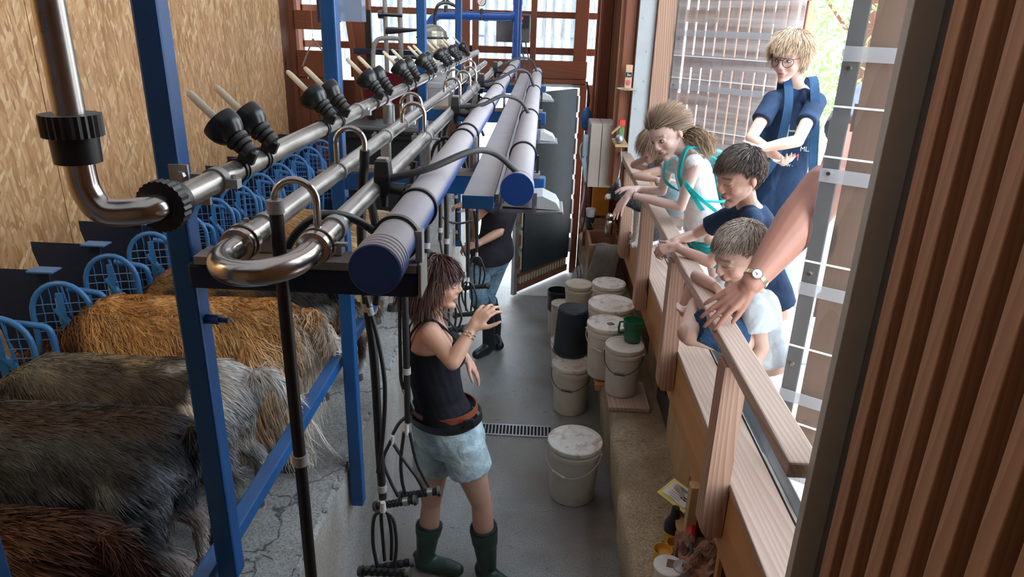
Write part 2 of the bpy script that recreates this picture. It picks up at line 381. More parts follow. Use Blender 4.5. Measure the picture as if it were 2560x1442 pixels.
# far-left corner: weathered boards with gaps, seen past the strand board
fl = S(MB().box(-2.46, 7.10, .87, -2.40, 7.18, 3.6).build('wall_corner_left', M_brown, smooth=0))
for (x0, x1, z0, z1) in ((-2.40, -2.02, 2.43, 2.60), (-2.40, -2.0, 2.70, 2.78), (-2.40, -2.02, 1.99, 2.24), (-2.40, -2.0, 1.74, 1.98)):
    MB().box(x0, 7.08, z0, x1, 7.10, z1).build('board', M_brownX, fl, smooth=0, bevel=.003)
for x0 in (-2.40, -2.31, -2.22, -2.13): MB().box(x0, 7.10, .88, x0 + .082, 7.12, 1.99).build('board', M_brown, fl, smooth=0, bevel=.003)
for (x0, x1) in ((-2.10, -2.02), (-2.0, -1.96)): MB().box(x0, 7.05, .88, x1, 7.08, 3.6).build('stud', M_brown, fl, smooth=0, bevel=.003)
MB().beam((-1.93, 7.0, 3.3), (-1.70, 6.95, 1.2), .05, .08, (0, -1, 0)).build('brace', M_brown, fl, smooth=0, bevel=.003)
MB().box(-1.83, 7.0, .88, -1.66, 7.10, 3.6).build('stud', M_brown, fl, smooth=0, bevel=.004)
# far wall: milky corrugated sheets behind a frame of brown battens
wf = S(MB().box(-2.5, 7.44, 1.98, -2.45, 7.50, 3.6).build('wall_far', M_brown, smooth=0))
def corr(x0, x1, z0, z1, y0, tilt=0):
    m = MB(); n = int((x1 - x0) / .0095); a = []; b = []
    for i in range(n + 1):
        x = x0 + (x1 - x0) * i / n; d = .009 * math.sin(2 * PI * x / .076)
        a.append(V((x, y0 + d, z0))); b.append(V((x, y0 + d + tilt, z1)))
    o = len(m.v); m.v += a + b; k = n + 1
    m.f += [(o + i, o + i + 1, o + k + i + 1, o + k + i) for i in range(n)]; return m
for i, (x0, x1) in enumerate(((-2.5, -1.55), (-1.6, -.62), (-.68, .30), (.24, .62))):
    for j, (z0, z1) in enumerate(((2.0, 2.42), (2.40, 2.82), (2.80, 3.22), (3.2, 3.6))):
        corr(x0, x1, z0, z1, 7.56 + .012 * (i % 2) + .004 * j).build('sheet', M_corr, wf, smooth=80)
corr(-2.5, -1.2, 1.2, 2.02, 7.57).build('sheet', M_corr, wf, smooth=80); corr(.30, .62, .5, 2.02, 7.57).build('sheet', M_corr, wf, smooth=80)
for z, h in ((2.625, .06), (2.285, .065), (2.98, .06), (3.32, .06)): MB().box(-2.45, 7.46, z - h / 2, .62, 7.54, z + h / 2).build('batten', M_brownX, wf, smooth=0, bevel=.004)
for x, wd in ((-1.91, .10), (-.80, .085), (-.70, .06), (-.125, .06), (.345, .13)): MB().box(x - wd / 2, 7.38, 1.98, x + wd / 2, 7.46, 3.6).build('stud', M_brown, wf, smooth=0, bevel=.005)
MB().box(-.66, 7.36, 2.03, .42, 7.46, 2.20).build('board', M_brownX, wf, smooth=0, bevel=.004)
MB().box(-.66, 7.34, 1.985, .42, 7.45, 2.025).build('board', M_brownX, wf, smooth=0, bevel=.004)
MB().box(-.66, 7.32, 1.955, .42, 7.44, 1.98).build('lintel', M_zinc, wf, smooth=0)
MB().box(.36, 7.30, 0, .43, 7.42, 1.98).build('door_post', M_brown, wf, smooth=0, bevel=.004)
MB().box(.44, 7.32, 0, .50, 7.42, 1.98).build('door_post', M_brown, wf, smooth=0, bevel=.004)
MB().box(-2.45, 7.35, .87, -1.2, 7.42, 1.95).build('board', M_slatd, wf, smooth=0)
MB().box(-1.2, 7.35, .0, -.66, 7.42, 1.98).build('board', M_slatd, wf, smooth=0)
# slatted boards standing outside behind the milky sheets
for k in range(34):
    MB().box(-2.5 + k * .098, 7.70, 2.02, -2.452 + k * .098, 7.73, 3.6).build('slat', M_greypaint, wf, smooth=0)
# right end wall facing the camera
wr = S(MB().box(.49, 6.98, 0, 1.0, 7.04, 3.6).build('wall_end_right', M_brown, smooth=0))
for x0, x1, y0, mm in ((.455, .60, 6.85, M_brown), (.612, .70, 6.90, M_slat), (.70, .80, 6.92, M_brown)): MB().box(x0, y0, .4, x1, y0 + .06, 3.6).build('board', mm, wr, smooth=0, bevel=.01)
MB().box(.475, 6.7, 0, .50, 6.8, 3.6).build('stud', M_brown, wr, smooth=0, bevel=.004)
MB().box(.60, 5.80, 1.30, .68, 5.86, 3.6).build('stud', M_brown, wr, smooth=0, bevel=.004)
MB().box(.575, 5.87, 1.30, .62, 5.91, 3.6).build('stud', M_slat, wr, smooth=0, bevel=.004)
MB().box(.80, 5.9, .9, .86, 7.0, 3.6).build('board', M_brown, wr, smooth=0)
# far jamb of the opening
jf = S(MB().box(.695, 5.74, .98, .825, 5.78, 3.6).build('trim_1', M_greypaint, smooth=0, bevel=.003))
MB().box(.827, 5.70, .98, .965, 5.80, 3.6).build('post', M_firZ, jf, smooth=0, bevel=.004)
MB().box(.967, 5.73, .98, 1.0, 5.83, 3.6).build('strip', M_zinc, jf, smooth=0)
for z in (1.72, 1.95, 2.16, 2.38, 2.62, 2.85): MB().cone((.76 + .03 * math.sin(z * 9), 5.742, z), (.76 + .03 * math.sin(z * 9), 5.732, z), .006, .005, 10).build('screw', M_zinc, jf)
# near jamb and the slatted wall beside the camera
jn = S(MB().box(.682, 1.45, .5, .765, 1.48, 3.6).build('trim_2', plain('olive_grey_frame', (.50, .48, .41), .5, var=.05), smooth=0, bevel=.002))
MB().box(.738, 1.405, .5, .765, 1.449, 3.6).build('strip', plain('jamb_shade', (.10, .09, .085), .5), jn, smooth=0)  # shadow on the right part of the jamb, painted as a dark strip
MB().box(.60, 1.30, 1.215, .80, 1.45, 1.235).build('plate', M_grey, jn, smooth=0)
wn = S(MB().box(.805, -1.6, .9, .84, 1.45, 3.6).build('wall_right_near', M_slatd, smooth=0))
yy = 1.345
for k in range(30):
    dx = rng.uniform(-.003, .003); wd = .046 + rng.uniform(-.003, .003)
    MB().box(.720 + dx, yy, 1.24, .804, yy + wd, 3.6).build('slat', M_slat, wn, smooth=0, bevel=.003, origin=(.74, yy, 1.24 + rng.uniform(-2, 0)))
    yy -= .089 + rng.uniform(-.003, .003)
MB().box(.70, -1.6, 1.17, .83, 1.44, 1.235).build('sill_board', M_plyZ, wn, smooth=0)
# fascia, ledge, metal track
fs = S(MB().box(.712, 1.2, .785, .738, 5.75, 1.068).build('trim_fascia', M_ply, smooth=0, bevel=.003))
S(MB().box(.708, 1.2, 1.07, .868, 5.74, 1.10).build('trim_ledge', M_ledge, smooth=0, bevel=.004))
m = MB(); m.box(.872, 1.2, 1.03, .930, 5.74, 1.036); m.box(.872, 1.2, 1.036, .875, 5.74, 1.105); m.box(.926, 1.2, 1.036, .930, 5.74, 1.10); S(m.build('trim_track', M_zinc, smooth=0))
# boards below the fascia
wp = S(MB().box(.79, 1.2, .462, .815, 7.0, 1.06).build('wall_lower_right', M_slatd, smooth=0))
MB().box(.765, 3.85, .47, .785, 4.25, 1.0).build('board', M_plyZ, wp, smooth=0)
MB().box(.758, 3.36, .465, .775, 3.40, .99).build('stud', M_plyZ, wp, smooth=0); MB().box(.758, 3.80, .465, .775, 3.84, .99).build('stud', M_plyZ, wp, smooth=0)
bd = MB().box(.765, 3.40, .47, .78, 3.80, .97).build('panel', plain('blackboard_panel', (.035, .045, .055), .4), wp, smooth=0)
m = MB(); m.cone((.755, 3.45, .70), (.74, 3.45, .70), .012, .012); m.cone((.742, 3.45, .70), (.735, 3.45, .70), .02, .02); m.build('door_knob', M_wire, bd)
MB().box(.750, 2.62, .28, .768, 3.34, .84).build('panel', M_plyZ, wp, smooth=0, bevel=.002)
MB().box(.735, 2.60, .60, .76, 2.63, .80).build('stud', M_plyZ, wp, smooth=0); MB().box(.742, 2.74, .60, .752, 2.79, .66).build('latch', M_ply, wp, smooth=0)
# back of the open shelf bay near the camera
MB().box(.86, 1.25, .46, .88, 2.62, .98).build('panel', M_slatd, wp, smooth=0)

def lathe_thing(prof, n=32): return MB().lathe(prof, None, n)
# ---------------------------------------------------------------- rail and its posts
MB().box(.640, 1.49, 1.555, .724, 5.82, 1.602).build('handrail', M_fir, smooth=0, bevel=.006, origin=(.68, 3, 1.5)); tag(bpy.data.objects['handrail'], 'long grooved fir handrail that the children lean on', 'rail')
for k, (y, nm) in enumerate(((2.13, 'nearest the camera, under the hand with the watch'), (3.18, 'second from the camera, below the boy in navy'), (4.22, 'third from the camera, below the girl in white'), (5.26, 'farthest from the camera, behind the cat'))):
    z0 = .88 if k else .868; m = MB()
    m.prism([V((.63, y - .045, 1.553)), V((.63, y - .045, z0 + .03)), V((.65, y - .045, z0)), V((.708, y - .045, z0)), V((.708, y - .045, 1.553))], (0, .09, 0))
    tag(m.build('rail_post', M_firZ, smooth=0, bevel=.004, origin=(.66, y, z0 - k * .37)), 'upright fir post of the handrail, ' + nm, 'post', 'posts of the handrail')

# ---------------------------------------------------------------- door at the far end
P0, P1 = V((-.226, 6.515, 0)), V((.336, 7.30, 0)); dv = (P1 - P0).normalized(); dn = V((-dv.y, dv.x, 0)); Lw = (P1 - P0).length
def dbox(m, a, b, z0, z1, t0, t1): return m.obox(P0 + dv * (a + b) / 2 + dn * (t0 + t1) / 2 + V((0, 0, (z0 + z1) / 2)), dv * (b - a) / 2, dn * (t1 - t0) / 2, (0, 0, (z1 - z0) / 2))
d1 = S(dbox(MB(), 0, .05, .02, 1.96, -.02, .02).build('door_1', M_zinc, smooth=0, bevel=.002))
M_dpan = plain('blue_black_door_panel', (.018, .034, .048), .6, var=.3, scale=5)
dbox(MB(), .14, Lw - .02, .22, 1.95, -.018, -.006).build('panel', M_dpan, d1, smooth=0)
dbox(MB(), .05, Lw - .02, .04, .11, -.012, .012).build('bottom_rail', M_brownX, d1, smooth=0); dbox(MB(), .07, Lw - .02, .19, .225, -.014, .0).build('bottom_rail', M_brownX, d1, smooth=0)
dbox(MB(), .05, Lw, .02, 1.95, .018, .024).build('back_panel', M_greypaint, d1, smooth=0)
for k in range(17): dbox(MB(), .11 + k * .047, .125 + k * .047, .11, .19, -.012, .010).build('slat', M_cream, d1, smooth=0)
for k in range(7): dbox(MB(), .055, .09 + .02 * (k % 2), .30 + k * .22, .40 + k * .22, -.015, .01).build('block', M_brown, d1, smooth=0); dbox(MB(), .10, .115, .26 + k * .22, .44 + k * .22, -.018, .01).build('slat', M_cream, d1, smooth=0)
for k in range(8): dbox(MB(), Lw - .018, Lw + .012, .25 + k * .21, .41 + k * .21, -.03, .01).build('hinge_strip', plain('white_strip', (.7, .7, .68), .5), d1, smooth=0)

# ---------------------------------------------------------------- folded door leaves of clear sheet on slatted frames (outside the opening)
M_clearn = clearplastic('near_clear_polycarbonate', (.93, .94, .95), milk=.05, trans=.2); M_clearf = clearplastic('far_clear_polycarbonate', (.97, .96, .97), milk=.24, streak=(.3, .3, 6), trans=.2)
M_strip = plain('grey_edge_strip', (.20, .21, .21), .6)
def leaf(name, p, ang, wid, z0, z1, label_part, slw, gap, n):
    p = V((p[0], p[1], 0)); d = V((math.cos(ang), math.sin(ang), 0)); q = V((d.y, -d.x, 0))
    if q.y > 0: q = -q            # towards the camera side
    def b(m, a, c, y0, y1, t0, t1): return m.obox(p + d * (a + c) / 2 + q * (t0 + t1) / 2 + V((0, 0, (y0 + y1) / 2)), d * (c - a) / 2, q * (t1 - t0) / 2, (0, 0, (y1 - y0) / 2))
    root = S(b(MB(), 0, .05, z0, z1, 0, .02).build(name, M_strip if name == 'door_2' else M_zinc, smooth=0))
    x = .065
    for k in range(n):
        b(MB(), x, x + slw, z0 + .02, z1, -.03, -.006).build('slat', M_slat, root, smooth=0, bevel=.002, origin=tuple(p + V((0, 0, z0 - k * .31)))); x += slw + gap
    if name == 'door_3':
        for k in range(10): b(MB(), .11 + k * .088, .155 + k * .088, z0 + .02, z1, -.07, -.058).build('back_slat', M_brown, root, smooth=0)
    for z in (z0 + .05, z0 + .62, z0 + 1.28, z0 + 1.75): b(MB(), .05, wid, z, z + .09, -.055, -.032).build('cross_rail', M_slat, root, smooth=0, bevel=.002)
    b(MB(), 0, wid, z0 - .02, z1, .034, .037).build('pane', M_clearn if name == 'door_2' else M_clearf, root, smooth=0)
    for z in (z0 + .30, z0 + .72, z0 + 1.12, z0 + 1.50): b(MB(), 0, wid, z, z + .045, .038, .041).build('tape', clearplastic('white_cross_band', (.72, .73, .76), milk=.42, trans=.2), root, smooth=0)
    for z in (z0 + .22, z0 + .52, z0 + .84, z0 + 1.2, z0 + 1.36): b(MB(), 0, wid, z, z + .006, .0375, .0415).build('seam', clearplastic('pale_seam', (.9, .93, .96), milk=.8, trans=.1), root, smooth=0)
    for z in (z0 + .45, z0 + .80, z0 + 1.15, z0 + 1.48): m = MB(); c = p + d * .028 + q * .036 + V((0, 0, z)); m.cone(c, c + q * .012, .009, .006, 10); m.build('screw', M_steelb, root)
    return root
leaf('door_2', (.945, 2.39), math.radians(-34), .80, 1.0, 3.3, '', .088, .026, 6)
leaf('door_3', (1.0, 5.70), math.radians(-45), .98, 1.0, 3.3, '', .052, .036, 10)
# slatted screens standing outside beyond the leaves
so = thing('slatted_screen', (1.9, 6.6, .98), 'slatted larch screen standing outside behind the far clear door leaf', 'screen')
for k in range(16):
    MB().box(.98 + k * .083, 6.6, .98, 1.03 + k * .083, 6.63, 3.2).build('slat', M_slat, so, smooth=0)
for z in (1.2, 1.9, 2.6): MB().box(.98, 6.64, z, 2.32, 6.67, z + .1).build('rail', M_slat, so, smooth=0)

# ---------------------------------------------------------------- paving joints outside, shrubs
m = MB()
for y in (1.9, 2.6, 3.3, 4.0, 4.7, 5.4): m.box(.95, y, .9801, 7.4, y + .012, .9835)
for x in (1.6, 2.3, 3.0, 3.7): m.box(x, 1, .9802, x + .012, 7.2, .9836)
tag(m.build('paving_joint', M_grey, smooth=0), 'fine grey joints between the bright terrace slabs', 'joint', kind='stuff')
def shrub(name, c, r, n, label, col):
    root = thing(name, (c[0], c[1], .98 if c[0] > 1 else -.02), label, 'tree')
    t = MB(); t.tube([V((c[0], c[1], .98)), V((c[0] + .05, c[1], c[2] - r[2] * .4)), V((c[0] - .1, c[1] + .1, c[2] + r[2] * .5))], [.09, .07, .02], 8)
    for k in range(7):
        a = k * 2.4; t.tube([V((c[0], c[1], c[2] - r[2] * .5 + k * .12)), V((c[0] + r[0] * .6 * math.cos(a), c[1] + r[1] * .6 * math.sin(a), c[2] - r[2] * .1 + k * .15))], [.03, .01], 6)
    t.build('trunk', M_brown, root)
    P = rng.normal(size=(n, 3)); P /= np.linalg.norm(P, axis=1)[:, None]; P *= rng.uniform(.35, 1, (n, 1)) ** .5; P = P * r + c
    D = rng.normal(size=(n, 3)); D /= np.linalg.norm(D, axis=1)[:, None]; U = np.cross(D, rng.normal(size=(n, 3))); U /= np.linalg.norm(U, axis=1)[:, None]
    s = rng.uniform(.03, .055, (n, 1)); vs = np.stack([P - D * s, P + U * s * .4, P + D * s, P - U * s * .4], 1).reshape(-1, 3)
    me = bpy.data.meshes.new('foliage'); me.from_pydata((vs - np.array(WL[root.name])).tolist(), [], [(4 * i, 4 * i + 1, 4 * i + 2, 4 * i + 3) for i in range(n)])
    me.materials.append(col); o = bpy.data.objects.new('foliage', me); COL.objects.link(o); o.parent = root; o['kind'] = 'stuff'; WL[o.name] = V()
b = NB('pale_green_leaf'); b.set((.30, .42, .16), .5); M_leaf = b.m; b.b.inputs['Transmission Weight'].default_value = 0
shrub('tree', (3.6, 8.6, 3.2), (1.3, 1.2, 2.0), 9000, 'sunlit pale green tree outside behind the boy with glasses', M_leaf)
# drain in the pit floor
dr = thing('floor_drain', (-.12, 4.09, 0), 'slotted steel drain grating across the pit floor', 'drain')
MB().box(-.40, 4.02, .0005, .145, 4.035, .006).box(-.40, 4.145, .0005, .145, 4.16, .006).build('frame', M_zinc, dr, smooth=0)
MB().box(-.40, 4.035, .0005, .145, 4.145, .0015).build('channel', plain('drain_dark', (.008, .008, .008), .9), dr, smooth=0)
for k in range(23): x = -.395 + k * .0235; MB().box(x, 4.035, .002, x + .0085, 4.145, .006).build('bar', M_zinc, dr, smooth=0)

# straw and grit on the floors
for nm, n_, x0, x1, y0, y1, z, lab in (('straw', 260, -.70, .44, 2.2, 6.3, .0015, 'bits of straw and dirt scattered on the pit floor'), ('straw', 160, -1.4, -.76, 1.4, 4.5, .8715, 'bits of straw scattered on the goat platform'), ('straw', 120, .48, .74, 2.2, 3.6, .4635, 'bits of straw and crumbs on the kerb')):
    m = MB()
    for i in range(n_):
        a = rng.uniform(0, PI); L_ = rng.uniform(.003, .016) if i % 9 else rng.uniform(.02, .045); c = V((rng.uniform(x0, x1), rng.uniform(y0, y1), z + .001)); m.obox(c, (math.cos(a) * L_, math.sin(a) * L_, 0), (-math.sin(a) * .0011, math.cos(a) * .0011, 0), (0, 0, .0008))
    tag(m.build(nm, plain('straw_bits', (.42, .36, .26), .8, var=.6), smooth=0), lab, 'straw', kind='stuff')
# ================================================================ STEEL FRAME OF THE PARLOUR
def sqpost(name, x, y, z0, z1, w_, label, wy=None, bolt=None):
    o = thing(name, (x, y, z0), label, 'post', 'blue square posts of the parlour')
    MB().box(x - w_ / 2, y - (wy or w_) / 2, z0, x + w_ / 2, y + (wy or w_) / 2, z1).build('tube', M_blue, o, smooth=0, bevel=.006)
    if bolt:
        for b in bolt:
            m = MB(); m.cone(b, V(b) + V((.03, -.004, 0)), .011, .011, 6); m.cone(V(b) + V((.03, -.004, 0)), V(b) + V((.05, -.006, 0)), .006, .006, 8); m.build('bolt', M_blue, o, smooth=0)
    return o
sqpost('blue_post', -.70, 1.31, 1.33, 3.6, .048, 'thick blue square steel post nearest in front of the goats', bolt=[(-.676, 1.31, 2.0)])
sqpost('blue_post', -.70, 2.41, .68, 3.6, .050, 'blue square steel post second from the camera, bolted to the pit wall', .05, bolt=[(-.675, 2.41, 1.98)])
sqpost('blue_post', -.70, 4.20, .68, 3.6, .052, 'blue square steel post third from the camera, beside the glass jar', .05)
sqpost('blue_post', -.70, 5.98, .68, 3.6, .052, 'thin blue square steel post farthest from the camera', .05)
sqpost('blue_post', -.79, .76, .87, 3.6, .066, 'blue steel post cut off at the lower left corner of the picture')
def bar(name, p0, p1, w_, h, label, m=None, cat='bar'):
    return tag(MB().beam(p0, p1, w_, h).build(name, m or M_blue, smooth=0, bevel=.004), label, cat)
bar('rump_rail', (-.757, .5, 1.33), (-.757, 7.0, 1.33), .042, .045, 'long blue rail running low behind the goats')
cb = thing('cross_beam', (-.45, 1.29, 2.08), 'blue cross beam with open end above the woman, nearest the camera', 'beam', 'cross beams under the milk pipes')
MB().box(-.68, 1.265, 2.082, -.226, 1.335, 2.136).build('channel', M_blued, cb, smooth=0, bevel=.008)
MB().box(-.66, 1.26, 2.136, -.228, 1.33, 2.152).build('wood_strip', plain('dusty_grey_strip', (.27, .25, .23), .8), cb, smooth=0)
MB().box(-.226, 1.262, 2.084, -.219, 1.337, 2.154).build('end_plate', plain('dusty_grey_strip', (.27, .25, .23), .8), cb, smooth=0, bevel=.003)
for k, (y, nm) in enumerate(((2.42, 'second'), (4.2, 'third'), (5.9, 'fourth'))):
    c2 = thing('cross_beam', (-.3, y, 2.03), 'blue cross beam under the milk pipes, %s from the camera' % nm, 'beam', 'cross beams under the milk pipes')
    MB().box(-.68, y - .03, 2.02, .02, y + .03, 2.085).build('channel', M_blue, c2, smooth=0, bevel=.006)
    MB().box(-.66, y - .03, 2.085, .0, y + .03, 2.10).build('wood_strip', plain('dusty_grey_strip', (.27, .25, .23), .8), c2, smooth=0)

def clampring(m, c, r, wd=.012, th=.004):
    c = V(c); y0, y1 = V((0, -wd / 2, 0)), V((0, wd / 2, 0)); m.tube([c + y0, c + y0 * .999], [r, r + th], 28, False); m.tube([c + y1 * .999, c + y1], [r + th, r], 28, False); m.cone(c - V((0, wd / 2, 0)), c + V((0, wd / 2, 0)), r + th, r + th, 28, False); m.tube([c + V((0, -wd / 2, 0)), c + V((0, wd / 2, 0))], [r + .0006, r + .0006], 28, False); return m
def bracket(parent, x, y, z, r, side=-1, foot=True):
    """grey pipe clip: saddle, ears and screw"""
    m = MB(); clampring(m, (x, y, z), r, .022, .004); m.box(x + side * (r - .004), y - .011, z - .012, x + side * (r + .024), y + .011, z + .006); m.build('pipe_clip', M_grey, parent)
    if foot: m = MB(); m.box(x - .016, y - .014, 2.153 if y < 2 else 2.105, x + .016, y + .014, z - r + .003); m.build('clip_foot', M_grey, parent, smooth=0, bevel=.002)
    MB().cone((x + side * (r + .014), y, z + .006), (x + side * (r + .014), y, z + .013), .006, .006, 6).build('screw', M_zinc, parent, smooth=0)

# ---- upper steel pipe with riser
wpz, wpx = 2.285, -.63
mp = thing('milk_pipe', (wpx, 1.14, wpz - .03), 'long upper stainless pipe carrying the black cups, with elbow and riser', 'pipe')
MB().cone((wpx, 1.16, wpz), (wpx, 6.85, wpz), .0225, .0225, 28).build('pipe', M_steel, mp)
e0 = px(400, 520, Y=1.13); top = px(200, 0, Y=1.13); rb = px(240, 380, Y=1.13)
rx = rb.x - .002; R_ = .075
pts = [V((top.x, 1.12, 3.6)), V((rx, 1.12, wpz + R_ + .02))]
el = [V((rx, 1.12, wpz + R_ + .05))] + [V((rx + R_ - R_ * math.cos(a), 1.12 + .0 * a, wpz + R_ - R_ * math.sin(a))) for a in (PI / 2 * i / 12 for i in range(13))]
# the elbow turns down, across and then into the pipe direction
el2 = [V((rx, 1.085, wpz + .16)), V((rx, 1.085, wpz + .06)), V((rx + .006, 1.083, wpz + .03)), V((rx + .022, 1.082, wpz + .006)), V((rx + .045, 1.088, wpz - .002)), V((wpx - .012, 1.108, wpz)), V((wpx, 1.15, wpz))]
MB().tube([V((rx, 1.085, 3.6)), V((rx, 1.085, wpz + .13))], .0225, 28).build('riser', M_steel, mp)
MB().tube(spline(el2, 6), .0225, 28).build('elbow', M_steelb, mp)
def nut(parent, p, d, r, ln, teeth=26, mm=None):
    p, d = V(p), V(d).normalized(); u = d.orthogonal().normalized(); w_ = d.cross(u); m = MB(); rings = []
    for t, rr in ((0, .8), (.0, 1), (.45, 1.0), (.45, .84), (1, .82), (1, .6)):
        rings.append([p + d * ln * t + (u * math.cos(a) + w_ * math.sin(a)) * r * rr * (1 + (.055 if rr >= 1 and (j % 2) else 0)) for j, a in enumerate(2 * PI * j / (teeth * 2) for j in range(teeth * 2))])
    m.loft(rings, True); return m.build('union_nut', mm or M_black, parent, smooth=20)
nut(mp, (rx, 1.085, wpz + .155), (0, 0, -1), .042, .075)
nut(mp, (wpx - .004, 1.125, wpz), (.05, 1, 0), .042, .05)
bracket(mp, wpx, 1.33, wpz, .0225, 1, False); bracket(mp, wpx, 2.43, wpz, .0225, 1, False); bracket(mp, wpx, 4.2, wpz, .0225, 1, False)
for y in (2.41, 4.2, 5.98): MB().box(-.69, y - .02, wpz - .008, wpx - .015, y + .02, wpz + .004).build('hanger_plate', M_zinc, mp, smooth=0)
m = MB(); m.obox((-.665, 1.30, 2.275), (.035, 0, 0), (0, .004, 0), (0, 0, .03)); m.build('hanger_plate', M_zinc, mp, smooth=0)
m = MB(); m.obox((-.668, 1.268, 2.31), (.018, 0, 0), (0, .003, 0), (0, 0, .018)); m.cone((-.66, 1.266, 2.31), (-.66, 1.252, 2.31), .008, .008, 6); m.build('hanger_bolt', M_zinc, mp, smooth=0)

# ---- black wash cups with pale liners, in pairs
ax = V((-.72, .12, .66)).normalized()
def cup_at(p, first=None):
    o = thing('wash_cup', p, 'black wash cup', 'cup', 'black cups on the upper pipe')
    q = ax.to_track_quat('Z', 'Y').to_matrix().to_4x4(); c = V(p) + V((.030, 0, .030)); Mx = Matrix.Translation(c) @ q
    MB().lathe([(.010, -.008), (.0165, -.006), (.0165, .008), (.013, .009), (.020, .012), (.021, .020), (.017, .021), (.024, .026), (.0255, .034), (.021, .036)], Mx, 24, True).build('stem', M_black, o, smooth=30)
    MB().lathe([(.020, .035), (.030, .045), (.0365, .058), (.0385, .072), (.0375, .084), (.0345, .0855), (.034, .082), (.030, .06), (.016, .045)], Mx, 32, True).build('bowl', M_blackg, o, smooth=40)
    m = MB(); d = ax; u = V((0, 1, 0)); t0, t1 = .05, .165; pts = [c + d * (t0 + (t1 - t0) * i / 8) for i in range(9)]
    m.tube(pts + [c + d * (t1 + .004)], [.0082] * 8 + [.0065, .0025], 12, flat=.55); m.build('liner', M_cream, o)
    m = MB(); clampring(m, (wpx, p[1], wpz), .0225, .009, .003); clampring(m, (wpx, p[1] + .014, wpz), .0225, .004, .003); m.build('clamp', M_black, o)
    m = MB(); m.obox(V(p) + V((.026, 0, .018)), V((.016, 0, -.006)), V((0, .008, 0)), V((.006, 0, .012))); m.build('clamp_foot', M_black, o, smooth=0, bevel=.002)
    return o
cp = [(590, 410), (648, 384), (803, 322), (840, 303), (931, 260), (955, 247), (1009, 221), (1028, 211), (1063, 191), (1074, 186), (1105, 170), (1115, 165), (1133, 155), (1140, 151), (1161, 141)]
ordn = ['nearest', 'second', 'third', 'fourth', 'fifth', 'sixth', 'seventh', 'farthest']
c0 = None
for k, q in enumerate(cp):
    p = px(q[0], q[1], X=wpx); p = V((wpx, p.y, wpz + .012))
    if c0 is None: c0 = cup_at(p); o = c0
    else: o = copy_tree(c0); place(o, p)
    if k == 14: o['label'] = 'black wash cup farthest from the camera on the upper pipe, standing alone'
    else: o['label'] = 'black wash cup with pale liner, %s cup of the %s pair on the upper pipe' % (('near', 'far')[k % 2], ordn[k // 2])

# ---- the two lower steel pipes joined by a bend
z2 = 2.205; xa, xb = -.534, -.397
mq = thing('return_pipe', (-.48, 1.15, 2.15), 'pair of lower stainless pipes joined by a polished bend near the camera', 'pipe')
ya = px(600, 600, Z=z2).y
MB().cone((xa, 1.19, z2), (xa, 6.6, z2), .0215, .0215, 28).build('pipe', M_steel, mq); MB().cone((xb, 1.19, z2), (xb, 6.6, z2), .0215, .0215, 28).build('pipe', M_steel, mq)
bend = [V((xa, 1.20, z2)), V((xa, 1.165, z2))] + [V(((xa + xb) / 2 + .070 * math.cos(a), 1.14 - .100 * math.sin(a), z2)) for a in (PI - PI * i / 18 for i in range(19))] + [V((xb, 1.165, z2)), V((xb, 1.20, z2))]
MB().tube(bend, .0215, 32).build('bend', M_steelb, mq)
for x in (xa, xb):
    m = MB(); m.lathe([(.0215, -.012), (.030, -.010), (.0315, -.004), (.0315, .004), (.030, .010), (.0215, .012)], Matrix.Translation((x, 1.185, z2)) @ Matrix.Rotation(PI / 2, 4, 'X'), 32); m.build('ring_flange', M_steelb, mq, smooth=30)
    m = MB(); clampring(m, (x, 1.204, z2), .0215, .014, .012); m.build('tri_clamp', M_steelb, mq, smooth=30)
    for y in (1.31, 2.42, 4.2, 5.9): bracket(mq, x, y, z2, .0215, -1)

# ---- blue vacuum pipe, dusty, with cap and hangers
bp = thing('vacuum_pipe', (-.30, 1.2, 2.1), 'thick blue dusty vacuum pipe with ringed end cap above the woman', 'pipe')
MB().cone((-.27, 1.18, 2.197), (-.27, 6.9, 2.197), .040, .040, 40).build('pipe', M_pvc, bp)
pr = [(.0, 0), (.0445, 0), (.046, .002)]
for k in range(4): pr += [(.046, .006 + k * .015), (.044, .008 + k * .015), (.044, .010 + k * .015), (.046, .012 + k * .015)]
pr += [(.046, .066), (.042, .074), (.040, .078)]
MB().lathe(pr, Matrix.Translation((-.27, 1.105, 2.197)) @ Matrix.Rotation(-PI / 2, 4, 'X'), 48).build('end_cap', M_pvc, bp, smooth=25)
MB().cone((-.27, 1.1035, 2.197), (-.27, 1.106, 2.197), .0432, .044, 48).build('cap_face', M_pvcb, bp, smooth=25)
for k, y in enumerate((1.29, 1.52, 2.42, 2.55, 3.4, 4.2, 5.0, 5.9)):
    m = MB(); clampring(m, (-.27, y, 2.197), .040, .014, .006); m.build('pipe_ring', M_black, bp)
    if k in (0, 2, 5, 7): m = MB(); m.box(-.232, y - .014, 2.154 if y < 2 else 2.10, -.219, y + .014, 2.215); m.build('pipe_cradle', M_grey, bp, smooth=0)
# ---- flat cable tray
tr = thing('cable_tray', (-.168, 1.9, 2.1), 'flat dusty blue metal tray running between the two round blue pipes', 'tray')
MB().box(-.212, 1.9, 2.10, -.124, 6.5, 2.136).build('trough', plastic_dusty('blue_dusty_metal', (.02, .10, .24), (.50, .45, .41), .4, .9), tr, smooth=0, bevel=.003)
MB().box(-.212, 1.898, 2.099, -.124, 1.902, 2.137).build('end_cap', paint('tray_end_blue', (.02, .11, .26)), tr, smooth=0, bevel=.004)
MB().box(-.122, 1.92, 2.112, -.112, 6.5, 2.138).build('edge_profile', M_zinc, tr, smooth=0)
